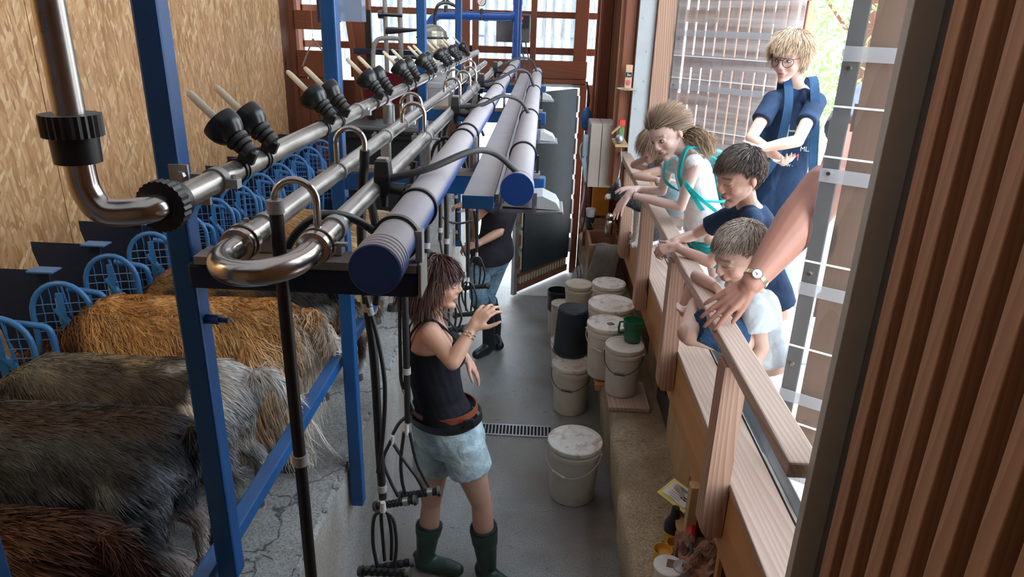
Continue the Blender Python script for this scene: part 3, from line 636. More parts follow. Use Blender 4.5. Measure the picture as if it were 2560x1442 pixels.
# ---- right blue pipe
rp = thing('pulsation_pipe', (-.061, 1.9, 2.1), 'dusty blue pipe with round flat cap, the rightmost of the overhead pipes', 'pipe')
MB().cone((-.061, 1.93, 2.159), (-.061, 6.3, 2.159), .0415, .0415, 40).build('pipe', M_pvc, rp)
MB().lathe([(.0, 0), (.045, 0), (.047, .003), (.047, .03), (.044, .032), (.044, .036), (.047, .038), (.047, .05), (.0415, .054)], Matrix.Translation((-.061, 1.895, 2.159)) @ Matrix.Rotation(-PI / 2, 4, 'X'), 48).build('end_cap', M_pvc, rp, smooth=25)
MB().cone((-.061, 1.8935, 2.159), (-.061, 1.896, 2.159), .0455, .0465, 48).build('cap_face', M_pvcb, rp, smooth=25)
for y in (2.42, 3.35, 4.6, 5.9):
    m = MB(); clampring(m, (-.061, y, 2.159), .0415, .014, .006); m.box(-.014, y - .01, 2.05, -.006, y + .01, 2.16); m.build('pipe_ring', M_black, rp)
# lamps hung under the right pipe
for k, (y, nm) in enumerate(((1.98, 'nearest'), (3.2, 'second'), (4.9, 'farthest'))):
    lp = thing('strip_lamp', (0, y, 2.06), 'pale grey weatherproof lamp housing hung under the right blue pipe, %s one' % nm, 'lamp', 'lamp housings under the right pipe')
    m = MB(); m.prism([V((-.11, y + .02, 2.085)), V((-.09, y + .02, 2.11)), V((.01, y + .02, 2.118)), V((.05, y + .02, 2.10)), V((.064, y + .02, 2.078))], (0, .11, 0)); m.build('housing', plain('pale_lamp_plastic', (.50, .52, .50), .4, var=.05), lp, smooth=0, bevel=.006)
    m = MB(); m.box(-.115, y + .012, 2.068, .072, y + .14, 2.077); m.build('rim', M_zinc, lp, smooth=0, bevel=.002)
    m = MB(); m.box(-.02, y + .004, 2.07, -.006, y + .012, 2.13); m.cone((-.013, y + .004, 2.085), (-.013, y - .006, 2.085), .006, .006, 8); m.build('strap', M_zinc, lp, smooth=0)

# ---- steel inlet hooks and black milk hoses
hx = (xa + xb) / 2 + .0
hooks = [(775, 590, 'b'), (845, 438, 'a'), (1062, 352, 'b'), (1005, 318, 'a'), (1150, 262, 'b'), (1118, 224, 'a'), (1175, 213, 'b'), (1160, 190, 'a'), (1190, 186, 'b')]
HP = []
for k, (x, y, s) in enumerate(hooks):
    p = px(x, y, X=xb if s == 'b' else xa); yy = max(p.y, 1.215); bx = xb if s == 'b' else xa; sg = -1 if s == 'b' else 1; rr = .0375
    o = thing('inlet_hook', (bx, yy, z2 + .02), 'bent steel inlet tube, %s along the lower pipes' % ('nearest', 'second', 'third', 'fourth', 'fifth', 'sixth', 'seventh', 'eighth', 'ninth')[k], 'tube', 'bent steel tubes on the lower pipes')
    pts = [V((bx, yy, z2 + .018))] + [V((bx, yy, 2.282))] + [V((bx + sg * (rr - rr * math.cos(a)), yy, 2.282 + rr * math.sin(a))) for a in (PI * i / 12 for i in range(13))] + [V((bx + sg * 2 * rr, yy, 2.255))]
    MB().tube(pts, .0072, 16).build('tube', M_steelb, o)
    m = MB(); clampring(m, (bx, yy, z2), .0215, .010, .004); m.box(bx - sg * .052, yy - .006, z2 - .004, bx - sg * .026, yy + .006, z2 + .002); m.build('clip', M_grey, o)
    HP.append(V((bx + sg * 2 * rr, yy, 2.265)))
print('HOOKS', [tuple(round(c, 2) for c in h) for h in HP])
def hose(pts, r, label, n=6, grp='black milk hoses hanging from the pipes', bands=()):
    o = thing('milk_hose', V(pts[-1]), label, 'hose', grp)
    sp = spline(pts, n); MB().tube(sp, r, 14).build('tube', M_black, o)
    for t in bands:
        i = min(len(sp) - 2, int(t * len(sp))); d = (sp[i + 1] - sp[i]).normalized(); MB().cone(sp[i] - d * .012, sp[i] + d * .012, r + .003, r + .003, 16).build('band', M_grey, o)
    return o
def claw(c, label, spread=(.05, .02), drop=.17, back=False):
    """cluster: white splitter, four short tubes, two teat cups"""
    c = V(c); o = thing('milking_cluster', c - V((0, 0, drop + .03)), label, 'milking unit', 'milking clusters')
    m = MB(); m.cone(c, c - V((0, 0, .035)), .008, .011, 12); m.build('splitter', plain('milky_splitter', (.55, .53, .48), .3), o)
    for i, (dx, dy) in enumerate(((-1, 0), (1, 0), (-.35, .6), (.4, .7))):
        b = c - V((0, 0, .03)); e = c + V((dx * spread[0] * .8, dy * .05, -drop))
        MB().tube(spline([b, b + V((dx * .03, dy * .02, -.03)), b + V((dx * spread[0] * 1.1, dy * .05, -drop * .5)), e], 5), .006, 10).build('short_tube', M_black, o)
    for i, s in enumerate((-1, 1)):
        q = c + V((0, s * .02, -drop - .004 - .012 * i)); dv_ = V((.075, s * .012, .012)); m = MB(); pts = [q - dv_ + dv_ * 2 * t / 14 for t in range(15)]
        m.tube(pts, [.012 + .003 * (t % 2) for t in range(15)], 14); m.build('teat_cup', M_blackg, o, smooth=20)
        for e in (-1, 1): MB().cone(q + dv_ * e * 1.0, q + dv_ * e * 1.18, .019, .017, 16).build('cup_end', M_black, o)
    return o
h = HP[0]
hose([h + V((0, 0, .005)), h + V((0, 0, -.2)), h + V((.002, 0, -.6)), h + V((.0, .01, -1.0)), h + V((.01, .03, -1.55))], .0125, 'thick black milk hose hanging nearest the camera, running out of the picture', bands=(.0, .45))
hose([h + V((.02, .02, -.95)), h + V((.03, .02, -1.15)), h + V((.034, .03, -1.4)), h + V((.02, .04, -1.6))], .009, 'thinner black hose hanging beside the nearest milk hose')
def drophose(u, pp, rad, lab, top=None, bands=(.3, .8)):
    """hang from hook u past the photo points pp (on a vertical line)"""
    return hose([HP[u]] + pp, rad, lab, bands=bands)
a_ = HP[1]; q = [px(x, y, Y=a_.y + .02) for x, y in ((903, 560), (915, 740), (935, 900), (950, 1150), (957, 1245))]
hose([a_] + q, .013, 'thick black milk hose hanging left of the woman, with a pair of bands', bands=(.45, .93))
q2 = [px(x, y, Y=a_.y + .0) for x, y in ((915, 740), (945, 850), (962, 960), (958, 1080), (945, 1180))]
hose(q2, .0065, 'thin black pulse hose looping beside the thick hose left of the woman', bands=(.1,))
claw(px(957, 1255, Y=a_.y), 'milking cluster of short black tubes at the bottom edge left of the woman', (.035, .02), .26)
Y3 = 2.28
q = [px(x, y, Y=Y3) for x, y in ((1010, 620), (1012, 740), (1016, 900), (1020, 1055))]
hose([V((-.41, Y3, 2.15))] + q, .0125, 'dark milk hose hanging in front of the woman at her shoulder', bands=(.78,))
q = [px(x, y, Y=Y3) for x, y in ((998, 735), (1001, 900), (1005, 960), (1028, 1010), (1030, 1030), (1000, 1055), (982, 1085))]
hose(q, .0065, 'thin black pulse hose twisting beside the dark milk hose', bands=(.4,))
# cluster held level beside the woman's hip
cl = thing('milking_cluster', px(1015, 1270, Y=Y3), 'milking cluster hanging level at the woman\'s hip with ribbed black cups', 'milking unit', 'milking clusters')
sp1 = px(1017, 1060, Y=Y3); sp2 = px(982, 1090, Y=Y3); 
MB().cone(sp1, px(1017, 1085, Y=Y3), .007, .009, 12).build('splitter', plain('milky_splitter', (.55, .53, .48), .3), cl); MB().cone(sp2, px(980, 1110, Y=Y3), .006, .006, 12).build('splitter', plain('milky_splitter', (.55, .53, .48), .3), cl)
for pts in (((1010, 1080), (1002, 1150), (1005, 1200), (1012, 1232)), ((1024, 1080), (1040, 1150), (1058, 1190), (1072, 1215)), ((978, 1100), (958, 1150), (975, 1200), (995, 1240)), ((984, 1110), (1010, 1150), (1040, 1190), (1058, 1222))):
    MB().tube(spline([px(x, y, Y=Y3 + .01 * i) for i, (x, y) in enumerate(pts)], 6), .0068, 10).build('short_tube', M_black, cl)
for (a, b_, dy) in (((942, 1265), (1035, 1250), 0), ((1005, 1240), (1095, 1228), .03)):
    A, B = px(*a, Y=Y3 + dy), px(*b_, Y=Y3 + dy); m = MB(); m.tube([A + (B - A) * t / 20 for t in range(21)], [.0135 + .003 * (t % 2) for t in range(21)], 16); m.build('teat_cup', M_blackg, cl, smooth=20)
    for E_, F_ in ((A, A + (A - B) * .08), (B, B + (B - A) * .08)): MB().cone(E_, F_, .022, .019, 18).build('cup_end', M_black, cl)
    MB().cone(A + (B - A) * .72, A + (B - A) * .86, .018, .018, 16).build('cup_band', M_zinc, cl)
# further hoses in the middle distance
for k, (x0, y0, x1, y1, Yd, r) in enumerate(((1062, 470, 1066, 640, 2.7, .012), (1112, 400, 1116, 640, 3.0, .011), (1165, 430, 1170, 680, 4.1, .013), (1186, 500, 1192, 620, 4.6, .012), (1140, 470, 1143, 600, 4.9, .012), (1098, 440, 1100, 600, 3.3, .009))):
    A, B = px(x0, y0, Y=Yd), px(x1, y1, Y=Yd); hose([V((xb + .012, Yd, 2.195)), V((xb + (A.x - xb) * .8, Yd, 2.14)), A, (A + B) / 2 + V((.004, 0, 0)), B], r, 'black milk hose farther back, number %s from the left behind the thick blue pipe' % ('one', 'three', 'five', 'six', 'four', 'two')[k], bands=(.55, .9))
for k, (x, y, Yd, lab) in enumerate(((1170, 690, 4.0, 'milking cluster hanging above the bent helper\'s boot'), (1192, 628, 4.4, 'milking cluster held up by the bent helper'))):
    claw(px(x, y, Y=Yd), lab, (.05, .03), .24); q_ = px(x, y, Y=Yd); hose([V((xb + .01, Yd, 2.2)), V((q_.x, Yd, 2.05)), q_ + V((0, 0, -.005))], .010, 'black milk hose down to the ' + lab, grp='hoses above clusters')
claw(px(1128, 735, Y=3.5), 'milking cluster half hidden behind the raised arm of the woman', (.05, .03), .20)
for k, pts in enumerate((((1105, 540), (1120, 553), (1150, 558), (1180, 552)), ((1100, 600), (1108, 640), (1128, 660)), ((1145, 560), (1150, 600), (1165, 640)), ((1160, 680), (1155, 740), (1175, 790)))):
    hose([px(x, y, Y=3.6 + .2 * k) for x, y in pts], .006, 'thin black tube looping between the hoses, %s' % ('upper left one', 'lower left one', 'middle one', 'lowest one')[k], grp='thin looping tubes')

# ---- pulsators with arching hoses over the blue pipe
for k, (q, hp) in enumerate((((955, 460), ((985, 445), (1075, 420), (1180, 378), (1240, 385), (1282, 432))), ((1137, 285), ((1158, 285), (1205, 262), (1255, 240), (1300, 252), (1320, 298))), ((1202, 215), ((1215, 212), (1250, 195), (1290, 175), (1320, 182), (1335, 216))), ((1237, 172), ((1245, 170), (1270, 155), (1300, 145), (1328, 150), (1342, 176))))):
    p = px(q[0], q[1], X=xb + .02); Yp = p.y; p = V((xb + .024, Yp, 2.238))
    nm = ('nearest', 'second', 'third', 'farthest')[k]
    o = thing('pulsator', p - V((0, 0, .05)), 'black box shaped pulsator on the lower pipe, %s from the camera' % nm, 'pulsator', 'pulsators on the lower pipes')
    m = MB(); hw = .019; m.loft([[p + V((sx * a * hw, sy * a * .022, z)) for sx, sy in ((-1, -1), (1, -1), (1, 1), (-1, 1))] for a, z in ((.72, -.045), (1, -.03), (1.02, .0), (.86, .035), (.8, .038))], True); m.build('housing', M_black, o, smooth=0, bevel=.003)
    m = MB(); m.cone(p + V((.01, 0, -.03)), p + V((.05, 0, -.035)), .014, .018, 16); m.cone(p + V((.05, 0, -.035)), p + V((.075, .01, -.03)), .012, .012, 12); m.cone(p + V((.0, 0, -.045)), p + V((0, 0, -.075)), .011, .009, 12); m.build('base', M_black, o)
    m = MB(); m.box(p.x - .012, Yp - .014, p.z + .038, p.x + .012, Yp + .014, p.z + .042); m.build('cap', M_grey, o, smooth=0)
    x0, x1 = p.x + .016, -.061; hps = []
    hh = [px(x, y, Y=Yp + dy * (1.93 - 1.66 if k == 0 else .14)) for (x, y), dy in zip(hp, (0, .1, .45, .8, 1))]
    hh[0] = p + V((.018, 0, -.006)); hh[-1].x = -.061; hh[-1].z = max(2.195, min(hh[-1].z, 2.21))
    ho = tag(MB().tube(spline(hh, 8), .0085, 14).build('vacuum_hose', plain('dusty_black_hose', (.045, .045, .047), .5, var=.3)), 'thick dark hose arching over the blue pipe, %s from the camera' % nm, 'hose', 'arching hoses over the blue pipe')
# loops of loose black hose near the bend
hose([px(690, 690, Y=1.35), px(735, 590, Y=1.33), px(800, 540, Y=1.32), px(880, 545, Y=1.36), px(960, 600, Y=1.42), px(975, 640, Y=1.45)], .0085, 'black hose arching low between the steel bend and the blue pipe', grp='arching hoses over the blue pipe')
hose([px(925, 490, Y=1.62), px(938, 560, Y=1.60), px(950, 650, Y=1.6), px(940, 760, Y=1.6)], .010, 'short black hose dropping from the nearest pulsator')
hose([px(870, 560, Y=1.75), px(905, 480, Y=1.72), px(945, 455, Y=1.70)], .008, 'short black hose leading left from the nearest pulsator')
for k, (pts, Yd) in enumerate((([(1075, 400), (1090, 360), (1118, 345), (1150, 380), (1165, 420)], 2.6), ([(1120, 300), (1150, 280), (1190, 300), (1210, 340)], 3.6), ([(1150, 250), (1180, 235), (1215, 250)], 4.4))):
    hose([px(x, y, Y=Yd) for x, y in pts], .007, 'tangled black hose under the pulsators, %s' % ('nearest tangle', 'middle tangle', 'farthest tangle')[k], grp='tangled hoses')

# ================================================================ HEADLOCKS
HY = [1.08 + .331 * k for k in range(15)]
def headlock():
    y = HY[0]; o = thing('headlock', (-1.8, y, .87), 'blue headlock', 'headlock', 'blue headlocks in a row along the wall')
    # arched paddle of mesh, turned a little about the vertical
    c = V((-1.80, y, 1.415)); u = V((.10, .995, 0)).normalized() * 1; u = V((math.sin(.9), -math.cos(.9), 0)); u = V((.62, -.785, 0))
    u = V((.72, .22, .0)).normalized(); w_ = .100
    P = lambda s, z: c + u * s + V((0, 0, z)) + V((0, .0, 0))
    arch = [P(-w_ * .9, -.33), P(-w_, -.1), P(-w_, .06)] + [P(-w_ * math.cos(a), .08 + .12 * math.sin(a)) for a in (PI * i / 12 for i in range(13))] + [P(w_, .06), P(w_, -.1), P(w_ * .8, -.33)]
    MB().tube(arch, .0105, 12, True).build('arch', M_bluel, o)
    m = MB()
    for i in range(-2, 3): 
        s = i * .031; zt = .06 + .12 * math.sqrt(max(0, 1 - (s / w_) ** 2)) + .01
        pts = [P(s + .002 * (j % 2), -.30 + (zt + .30) * j / 16) for j in range(17)]; m.tube(pts, .0022, 5)
    for j in range(12):
        z = -.28 + j * .036; hw = w_ * .95 if z < .08 else w_ * math.sqrt(max(0, 1 - ((z - .08) / .12) ** 2))
        if hw > .02: m.tube([P(-hw, z), P(-hw / 2, z + .002), P(0, z), P(hw / 2, z + .002), P(hw, z)], .0022, 5)
    g = m.build('mesh_grid', M_bluel, o); 
    MB().obox(P(0, .0), u * .012, V((-.2, .6, 0)).normalized() * .004, (0, 0, .16)).build('latch_bar', M_bluel, o, smooth=0)
    MB().tube([P(-.02, .10), P(.0, .06), P(.03, .02), P(.035, -.03)], .012, 8, flat=.4).build('latch_hook', M_bluel, o)
    # sheet guide towards the trough
    q0 = V((-1.86, y + .05, 0)); m = MB()
    m.prism([V((-2.16, y + .05, 1.645)), V((-1.86, y + .05, 1.645)), V((-1.86, y + .05, 1.20)), V((-2.02, y + .05, 1.20)), V((-2.12, y + .05, 1.42)), V((-2.16, y + .05, 1.60))], (0, .004, 0)); m.build('side_sheet', M_blued, o, smooth=0)
    MB().obox((-1.86, y + .03, 1.655), (.05, 0, 0), (0, .03, 0), (0, 0, .003)).build('top_strap', M_bluel, o, smooth=0)
    nk = [V((-1.74, y + .175, 1.34)), V((-1.74, y + .175, 1.46)), V((-1.75, y + .17, 1.505)), V((-1.79, y + .15, 1.525)), V((-1.86, y + .13, 1.54))]
    MB().tube(spline(nk, 4), .012, 12).build('neck_tube', M_bluel, o)
    MB().tube([V((-1.86, y + .10, 1.56)), V((-1.84, y + .11, 1.36)), V((-1.82, y + .12, 1.355))], .005, 6).build('pull_rod', M_bluel, o)
    MB().cone(P(w_ + .008, -.1), P(w_ + .02, -.1), .008, .008, 8).build('bolt', M_zinc, o)
    return o
hl = headlock()
for k, y in enumerate(HY):
    o = hl if k == 0 else copy_tree(hl)
    if k: place(o, (-1.8, y, .87))
    o['label'] = 'blue mesh headlock, %s from the camera in the row by the wall' % ('first', 'second', 'third', 'fourth', 'fifth', 'sixth', 'seventh', 'eighth', 'ninth', 'tenth', 'eleventh', 'twelfth', 'thirteenth', 'fourteenth', 'fifteenth', 'sixteenth', 'seventeenth')[k]
bar('headlock_rail', (-1.86, .2, 1.18), (-1.86, 6.9, 1.18), .05, .05, 'long blue rail carrying the row of headlocks', M_blued)
bar('trough_front', (-1.90, .2, 1.0), (-1.90, 6.9, 1.0), .02, .26, 'dark blue board of the feed trough behind the headlocks', M_blued, 'board')
# ================================================================ LIVING THINGS: tools
M_fur = vcol('fur', .75); M_hide = vcol('hide', .85); M_skin = vcol('skin', .48, sss=.12, var=.10, scale=25); M_hair = vcol('hair', .5)
def remesh(mb, name, mat, vox, it=4, parent=None, colfn=None, label=None, fac=.5):
    me = bpy.data.meshes.new('tmp'); me.from_pydata([tuple(q) for q in mb.v], [], mb.f); me.update()
    t = bpy.data.objects.new('tmp', me); COL.objects.link(t)
    r = t.modifiers.new('r', 'REMESH'); r.mode = 'VOXEL'; r.voxel_size = vox; r.use_smooth_shade = True
    if it: s = t.modifiers.new('s', 'SMOOTH'); s.factor = fac; s.iterations = it
    dg = bpy.context.evaluated_depsgraph_get(); ev = t.evaluated_get(dg); out = bpy.data.meshes.new_from_object(ev)
    bpy.data.objects.remove(t); bpy.data.meshes.remove(me)
    n = len(out.vertices); co = np.empty(n * 3, np.float32); out.vertices.foreach_get('co', co); co = co.reshape(-1, 3)
    o0 = WL[parent.name] if parent else V((float(co[:, 0].mean()), float(co[:, 1].mean()), float(co[:, 2].min())))
    if colfn is not None:
        c = np.ones((n, 4), np.float32); c[:, :3] = colfn(co.astype(float)); a = out.color_attributes.new('Col', 'FLOAT_COLOR', 'POINT'); a.data.foreach_set('color', c.ravel())
    co2 = co - np.array(o0, np.float32); out.vertices.foreach_set('co', co2.ravel()); out.update(); out.name = name
    out.materials.clear(); out.materials.append(mat); out.polygons.foreach_set('use_smooth', [True] * len(out.polygons))
    o = bpy.data.objects.new(name, out); COL.objects.link(o); WL[o.name] = V(o0); o['_'] = 0; del o['_']
    if parent: o.parent = parent
    else: o.location = o0
    return o
def nz(P, f, s=0.0):
    """cheap smooth noise in -1..1"""
    x, y, z = P[:, 0] * f + s, P[:, 1] * f + s * 1.7, P[:, 2] * f - s
    return (np.sin(x * 1.3 + np.sin(y * 1.9 + s)) + np.sin(y * 1.7 + np.sin(z * 1.4)) + np.sin(z * 2.1 + np.sin(x * 1.6 + 1)) + .6 * np.sin(2.7 * x + 3.1 * y) * np.sin(2.9 * z)) / 3.3
def ribbons(paths, widths, cols, name, mat, parent, view=None):
    """paths n x k x 3 -> thin flat strands, one mesh"""
    n, k, _ = paths.shape; d = np.gradient(paths, axis=1); d /= np.linalg.norm(d, axis=2)[..., None] + 1e-9
    side = np.cross(d, rng.normal(size=(n, 1, 3))); side /= np.linalg.norm(side, axis=2)[..., None] + 1e-9
    w_ = widths[:, None, None] * np.linspace(1, .15, k)[None, :, None]
    A = paths + side * w_; B = paths - side * w_; vs = np.stack([A, B], 2).reshape(-1, 3) - np.array(WL[parent.name])
    i = np.arange(n)[:, None] * 2 * k + np.arange(k - 1)[None, :] * 2; q = np.stack([i, i + 1, i + 3, i + 2], -1).reshape(-1, 4)
    me = bpy.data.meshes.new(name); me.vertices.add(len(vs)); me.vertices.foreach_set('co', vs.ravel().astype(np.float32))
    me.loops.add(q.size); me.loops.foreach_set('vertex_index', q.ravel().astype(np.int32)); me.polygons.add(len(q)); me.polygons.foreach_set('loop_start', (np.arange(len(q)) * 4).astype(np.int32))
    try: me.polygons.foreach_set('loop_total', np.full(len(q), 4, np.int32))
    except Exception: pass
    me.update(calc_edges=True)
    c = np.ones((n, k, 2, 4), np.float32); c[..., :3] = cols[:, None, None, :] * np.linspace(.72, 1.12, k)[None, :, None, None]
    a = me.color_attributes.new('Col', 'FLOAT_COLOR', 'POINT'); a.data.foreach_set('color', c.ravel()); me.materials.append(mat)
    me.polygons.foreach_set('use_smooth', [True] * len(q))
    o = bpy.data.objects.new(name, me); COL.objects.link(o); o.parent = parent; WL[o.name] = WL[parent.name]; o['kind'] = 'stuff'; return o
def surface_samples(o, n, keep=None):
    me = o.data; me.calc_loop_triangles(); m = len(me.loop_triangles); t = np.empty(m * 3, np.int32); me.loop_triangles.foreach_get('vertices', t); t = t.reshape(-1, 3)
    co = np.empty(len(me.vertices) * 3, np.float32); me.vertices.foreach_get('co', co); co = co.reshape(-1, 3).astype(float) + np.array(WL[o.name])
    a, b, c = co[t[:, 0]], co[t[:, 1]], co[t[:, 2]]; nn = np.cross(b - a, c - a); ar = np.linalg.norm(nn, axis=1); nn /= ar[:, None] + 1e-12
    wt = ar.copy()
    if keep is not None: wt *= keep((a + b + c) / 3, nn)
    i = rng.choice(m, n, p=wt / wt.sum()); u, v = rng.random(n), rng.random(n); f = u + v > 1; u[f], v[f] = 1 - u[f], 1 - v[f]
    return a[i] + (b - a)[i] * u[:, None] + (c - a)[i] * v[:, None], nn[i]

# ---------------------------------------------------------------- goats (heads through the headlocks at the wall, rumps to the pit)
def goat(rx_, y0, sc, label, col, n=9000, ln=.045, curl=0, wdt=.0022, legdx=(0, 0), tail=None, lens=None, lift=.30, fat=1.0, zs=.88):
    X0, Z0 = rx_, .87
    W = lambda x, y, z: V((X0 - x * sc, y0 - y * sc, Z0 + z * sc * zs))
    root = thing('goat', (X0 - .45 * sc, y0, Z0), label, 'goat', 'goats standing in a row to be milked')
    m = MB(); rings = []
    for x, zc, hh, hw in ((-.015, .60, .05, .04), (.03, .60, .115, .09), (.10, .585, .16, .125), (.22, .56, .18, .15), (.36, .535, .195, .175), (.50, .53, .20, .178), (.62, .55, .185, .15), (.72, .575, .155, .115), (.81, .56, .115, .082), (.90, .51, .09, .064), (.99, .44, .08, .058), (1.06, .39, .07, .052)):
        rings.append([W(x, hw * fat * math.cos(a), zc + hh * math.sin(a) * (1 if math.sin(a) > 0 else .95)) for a in (2 * PI * j / 20 for j in range(20))])
    m.loft(rings, True)
    m.rc(W(1.05, 0, .40), W(1.15, 0, .32), .065 * sc, .05 * sc); m.rc(W(1.15, 0, .32), W(1.22, 0, .25), .045 * sc, .032 * sc)      # head and muzzle
    for s in (-1, 1):
        m.sph(W(1.05, s * .09, .43), (.02 * sc, .07 * sc, .03 * sc), None, 10, 8)
        dx = legdx[0] if s < 0 else legdx[1]
        for a, b, ra, rb_ in (((.12, .09, .56), (.22, .105, .40), .095, .07), ((.12, .075, .5), (.12, .09, .36), .09, .06), ((.22, .105, .40), (.06 - dx, .10, .26), .062, .030), ((.06 - dx, .10, .26), (.07 - dx, .10, .08), .026, .018), ((.07 - dx, .10, .08), (.10 - dx, .10, .03), .019, .024),
                              ((.66, .09, .52), (.62, .095, .36), .07, .042), ((.62, .095, .36), (.65, .09, .20), .036, .024), ((.65, .09, .20), (.65, .09, .07), .02, .017), ((.65, .09, .07), (.67, .09, .03), .018, .022)):
            m.rc(W(a[0], s * a[1], a[2]), W(b[0], s * b[1], b[2]), ra * sc, rb_ * sc, 12)
        if s: m.sph(W(.16, 0, .33), (.07 * sc, .075 * sc, .08 * sc), None, 12, 8)       # udder
    L = lambda P: np.stack([(X0 - P[:, 0]) / sc, (y0 - P[:, 1]) / sc, (P[:, 2] - Z0) / sc / zs], 1)
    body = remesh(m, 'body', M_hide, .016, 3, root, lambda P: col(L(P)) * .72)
    for s in (-1, 1):
        dx = legdx[0] if s < 0 else legdx[1]
        for hx_, hy in ((.10 - dx, s * .10), (.67, s * .09)):
            q = MB(); c = W(hx_, hy, 0); q.loft([[c + V((math.cos(a) * r * 1.35 - .006, math.sin(a) * r, z)) * sc for a in (2 * PI * j / 14 for j in range(14))] for r, z in ((.030, .0), (.029, .018), (.024, .042))], True)
            q.build('hoof', plain('dark_hoof', (.05, .045, .04), .5), root, smooth=40)
    tl = tail or [(-.01, .70), (-.045, .69), (-.085, .62), (-.10, .54)]
    q = MB(); q.tube(spline([W(x, 0, z) for x, z in tl], 4), .017 * sc, 10); tb = q.build('tail', M_hide, root)
    a = tb.data.color_attributes.new('Col', 'FLOAT_COLOR', 'POINT'); tv = np.array([tuple(v.co + WL[tb.name]) for v in tb.data.vertices]); cc = np.ones((len(tv), 4), np.float32); cc[:, :3] = col(L(tv)) * .8; a.data.foreach_set('color', cc.ravel())
    P, N = surface_samples(body, n, lambda c, nn: np.where((c[:, 2] > Z0 + .06) & (X0 - c[:, 0] < 1.15 * sc), 1, .02) * np.where(c[:, 2] > Z0 + .32 * sc, 1, .45))
    P2, N2 = surface_samples(tb, n // 16); P = np.concatenate([P, P2]); N = np.concatenate([N, N2]); nb = len(P) - len(P2)
    l = L(P); top = np.clip((l[:, 2] - .45) / .25, 0, 1)
    flow = np.stack([np.full(len(P), .75), .35 * np.sign(y0 - P[:, 1]) * -1 * (1 - top) * 0, -.25 - .75 * (1 - top)], 1)
    flow += .22 * np.stack([nz(P, 9, 1), nz(P, 11, 2), nz(P, 10, 3)], 1) + .12 * rng.normal(size=P.shape)
    flow[nb:] = np.array([.45, 0, -.9]) + .3 * rng.normal(size=(len(P2), 3))
    flow -= N * (flow * N).sum(1)[:, None]; flow /= np.linalg.norm(flow, axis=1)[:, None] + 1e-9
    Ls = ln * rng.uniform(.55, 1.25, len(P)) * (lens(l) if lens else 1) * np.where(l[:, 2] < .30, .55, 1) * sc; Ls[nb:] = .06 * sc
    k = 9 if curl else 4; t = np.linspace(0, 1, k)[None, :, None]
    d0 = flow + N * lift; g = np.array([0, 0, -1.0]) * (.35 + 1.0 * (ln > .06))
    paths = P[:, None, :] + d0[:, None, :] * Ls[:, None, None] * t + (g[None, None, :] - N[:, None, :] * .15) * (t ** 2) * Ls[:, None, None] * .5
    if curl:
        ph = (nz(P, 9, 5) * 4)[:, None, None]; sd = np.cross(flow, N)[:, None, :]; paths += sd * np.sin(t * 9 + ph) * curl * np.sqrt(t) + N[:, None, :] * np.cos(t * 9 + ph) * curl * .5 * t
        # locks: pull neighbours together
        q = np.round(P / .03) * .03; paths += (q - P)[:, None, :] * .6 * t
    C = np.clip(col(l) * rng.uniform(.6, 1.35, (len(P), 1)) * (1 + .35 * nz(P, 22, 4))[:, None], 0, 1)
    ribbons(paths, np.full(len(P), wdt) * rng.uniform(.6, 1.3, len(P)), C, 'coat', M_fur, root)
    return root
def mixc(a, b, f): f = np.clip(f, 0, 1)[:, None]; return np.array(a)[None] * (1 - f) + np.array(b)[None] * f if np.ndim(a) == 1 else a * (1 - f) + np.array(b)[None] * f
def st(x, a, b): return np.clip((x - a) / (b - a), 0, 1)
def c_brown(l): return mixc((.022, .010, .006), (.085, .032, .016), st(nz(l, 9) + l[:, 2] * 1.2, .2, 1.4))
def c_charcoal(l):
    c = mixc((.018, .020, .025), (.10, .115, .135), st(nz(l, 28, 1) * .6 + nz(l, 60, 3) * .5, -.5, 1)); c = mixc(c, (.34, .38, .43), st(nz(l, 6, 2) * .6 + nz(l, 34, 1) * .6 - np.abs(l[:, 2] - .50) * 2.5 + .15, .05, .9)); c = mixc(c, (.060, .034, .020), st(l[:, 2] + .02 * nz(l, 14), .70, .735) * .7)
    c = mixc(c, (.22, .16, .10), st(nz(l, 13, 6), .5, .9) * st(l[:, 0], .35, .6) * .6); c = mixc(c, (.34, .24, .21), st(-l[:, 2], -.34, -.26) * st(-l[:, 0], -.3, -.1)); return mixc(c, (.5, .5, .5), st(-l[:, 0] - .3 * l[:, 2], -.16, -.10) * .5)
def c_mix(l):
    c = mixc((.06, .055, .05), (.46, .37, .22), st(nz(l, 8, 3) * .7 + nz(l, 26, 5) * .5, -.2, .8)); c = mixc(c, (.20, .21, .20), st(l[:, 2], .64, .71) * st(l[:, 0], .45, .8)); c = mixc(c, (.03, .028, .03), st(nz(l, 6, 9) - l[:, 2] + .6, .3, .6) * .8)
    return mixc(c, (.72, .74, .75), st(-l[:, 0] + .20 * nz(l, 20), -.24, -.10) * (.35 + .65 * st(l[:, 2], .45, .62)))
def c_fleece(l):
    c = mixc((.44, .21, .06), (.80, .52, .24), st(nz(l, 8, 4) * .8 + nz(l, 28, 7) * .7, -.7, .9)); c = mixc(c, (.40, .25, .16), st(-l[:, 2], -.66, -.45) * .75); c = mixc(c, (.12, .045, .015), st(l[:, 0], .72, .84))
    return mixc(c, (.84, .76, .66), st(-l[:, 0] - l[:, 2] * .55 + .10 * nz(l, 16), -.44, -.33))
def c_black(l):
    c = mixc((.012, .011, .012), (.06, .04, .025), st(nz(l, 9, 8), 0, 1)); c = mixc(c, (.32, .19, .07), st(l[:, 2] + .05 * nz(l, 20), .655, .69) * st(l[:, 0], .25, .4) * .7)
    c = mixc(c, (.70, .66, .60), st(-l[:, 0] - l[:, 2] * .4 + .06 * nz(l, 18, 2), -.30, -.24) * st(-l[:, 2], -.64, -.58)); return c
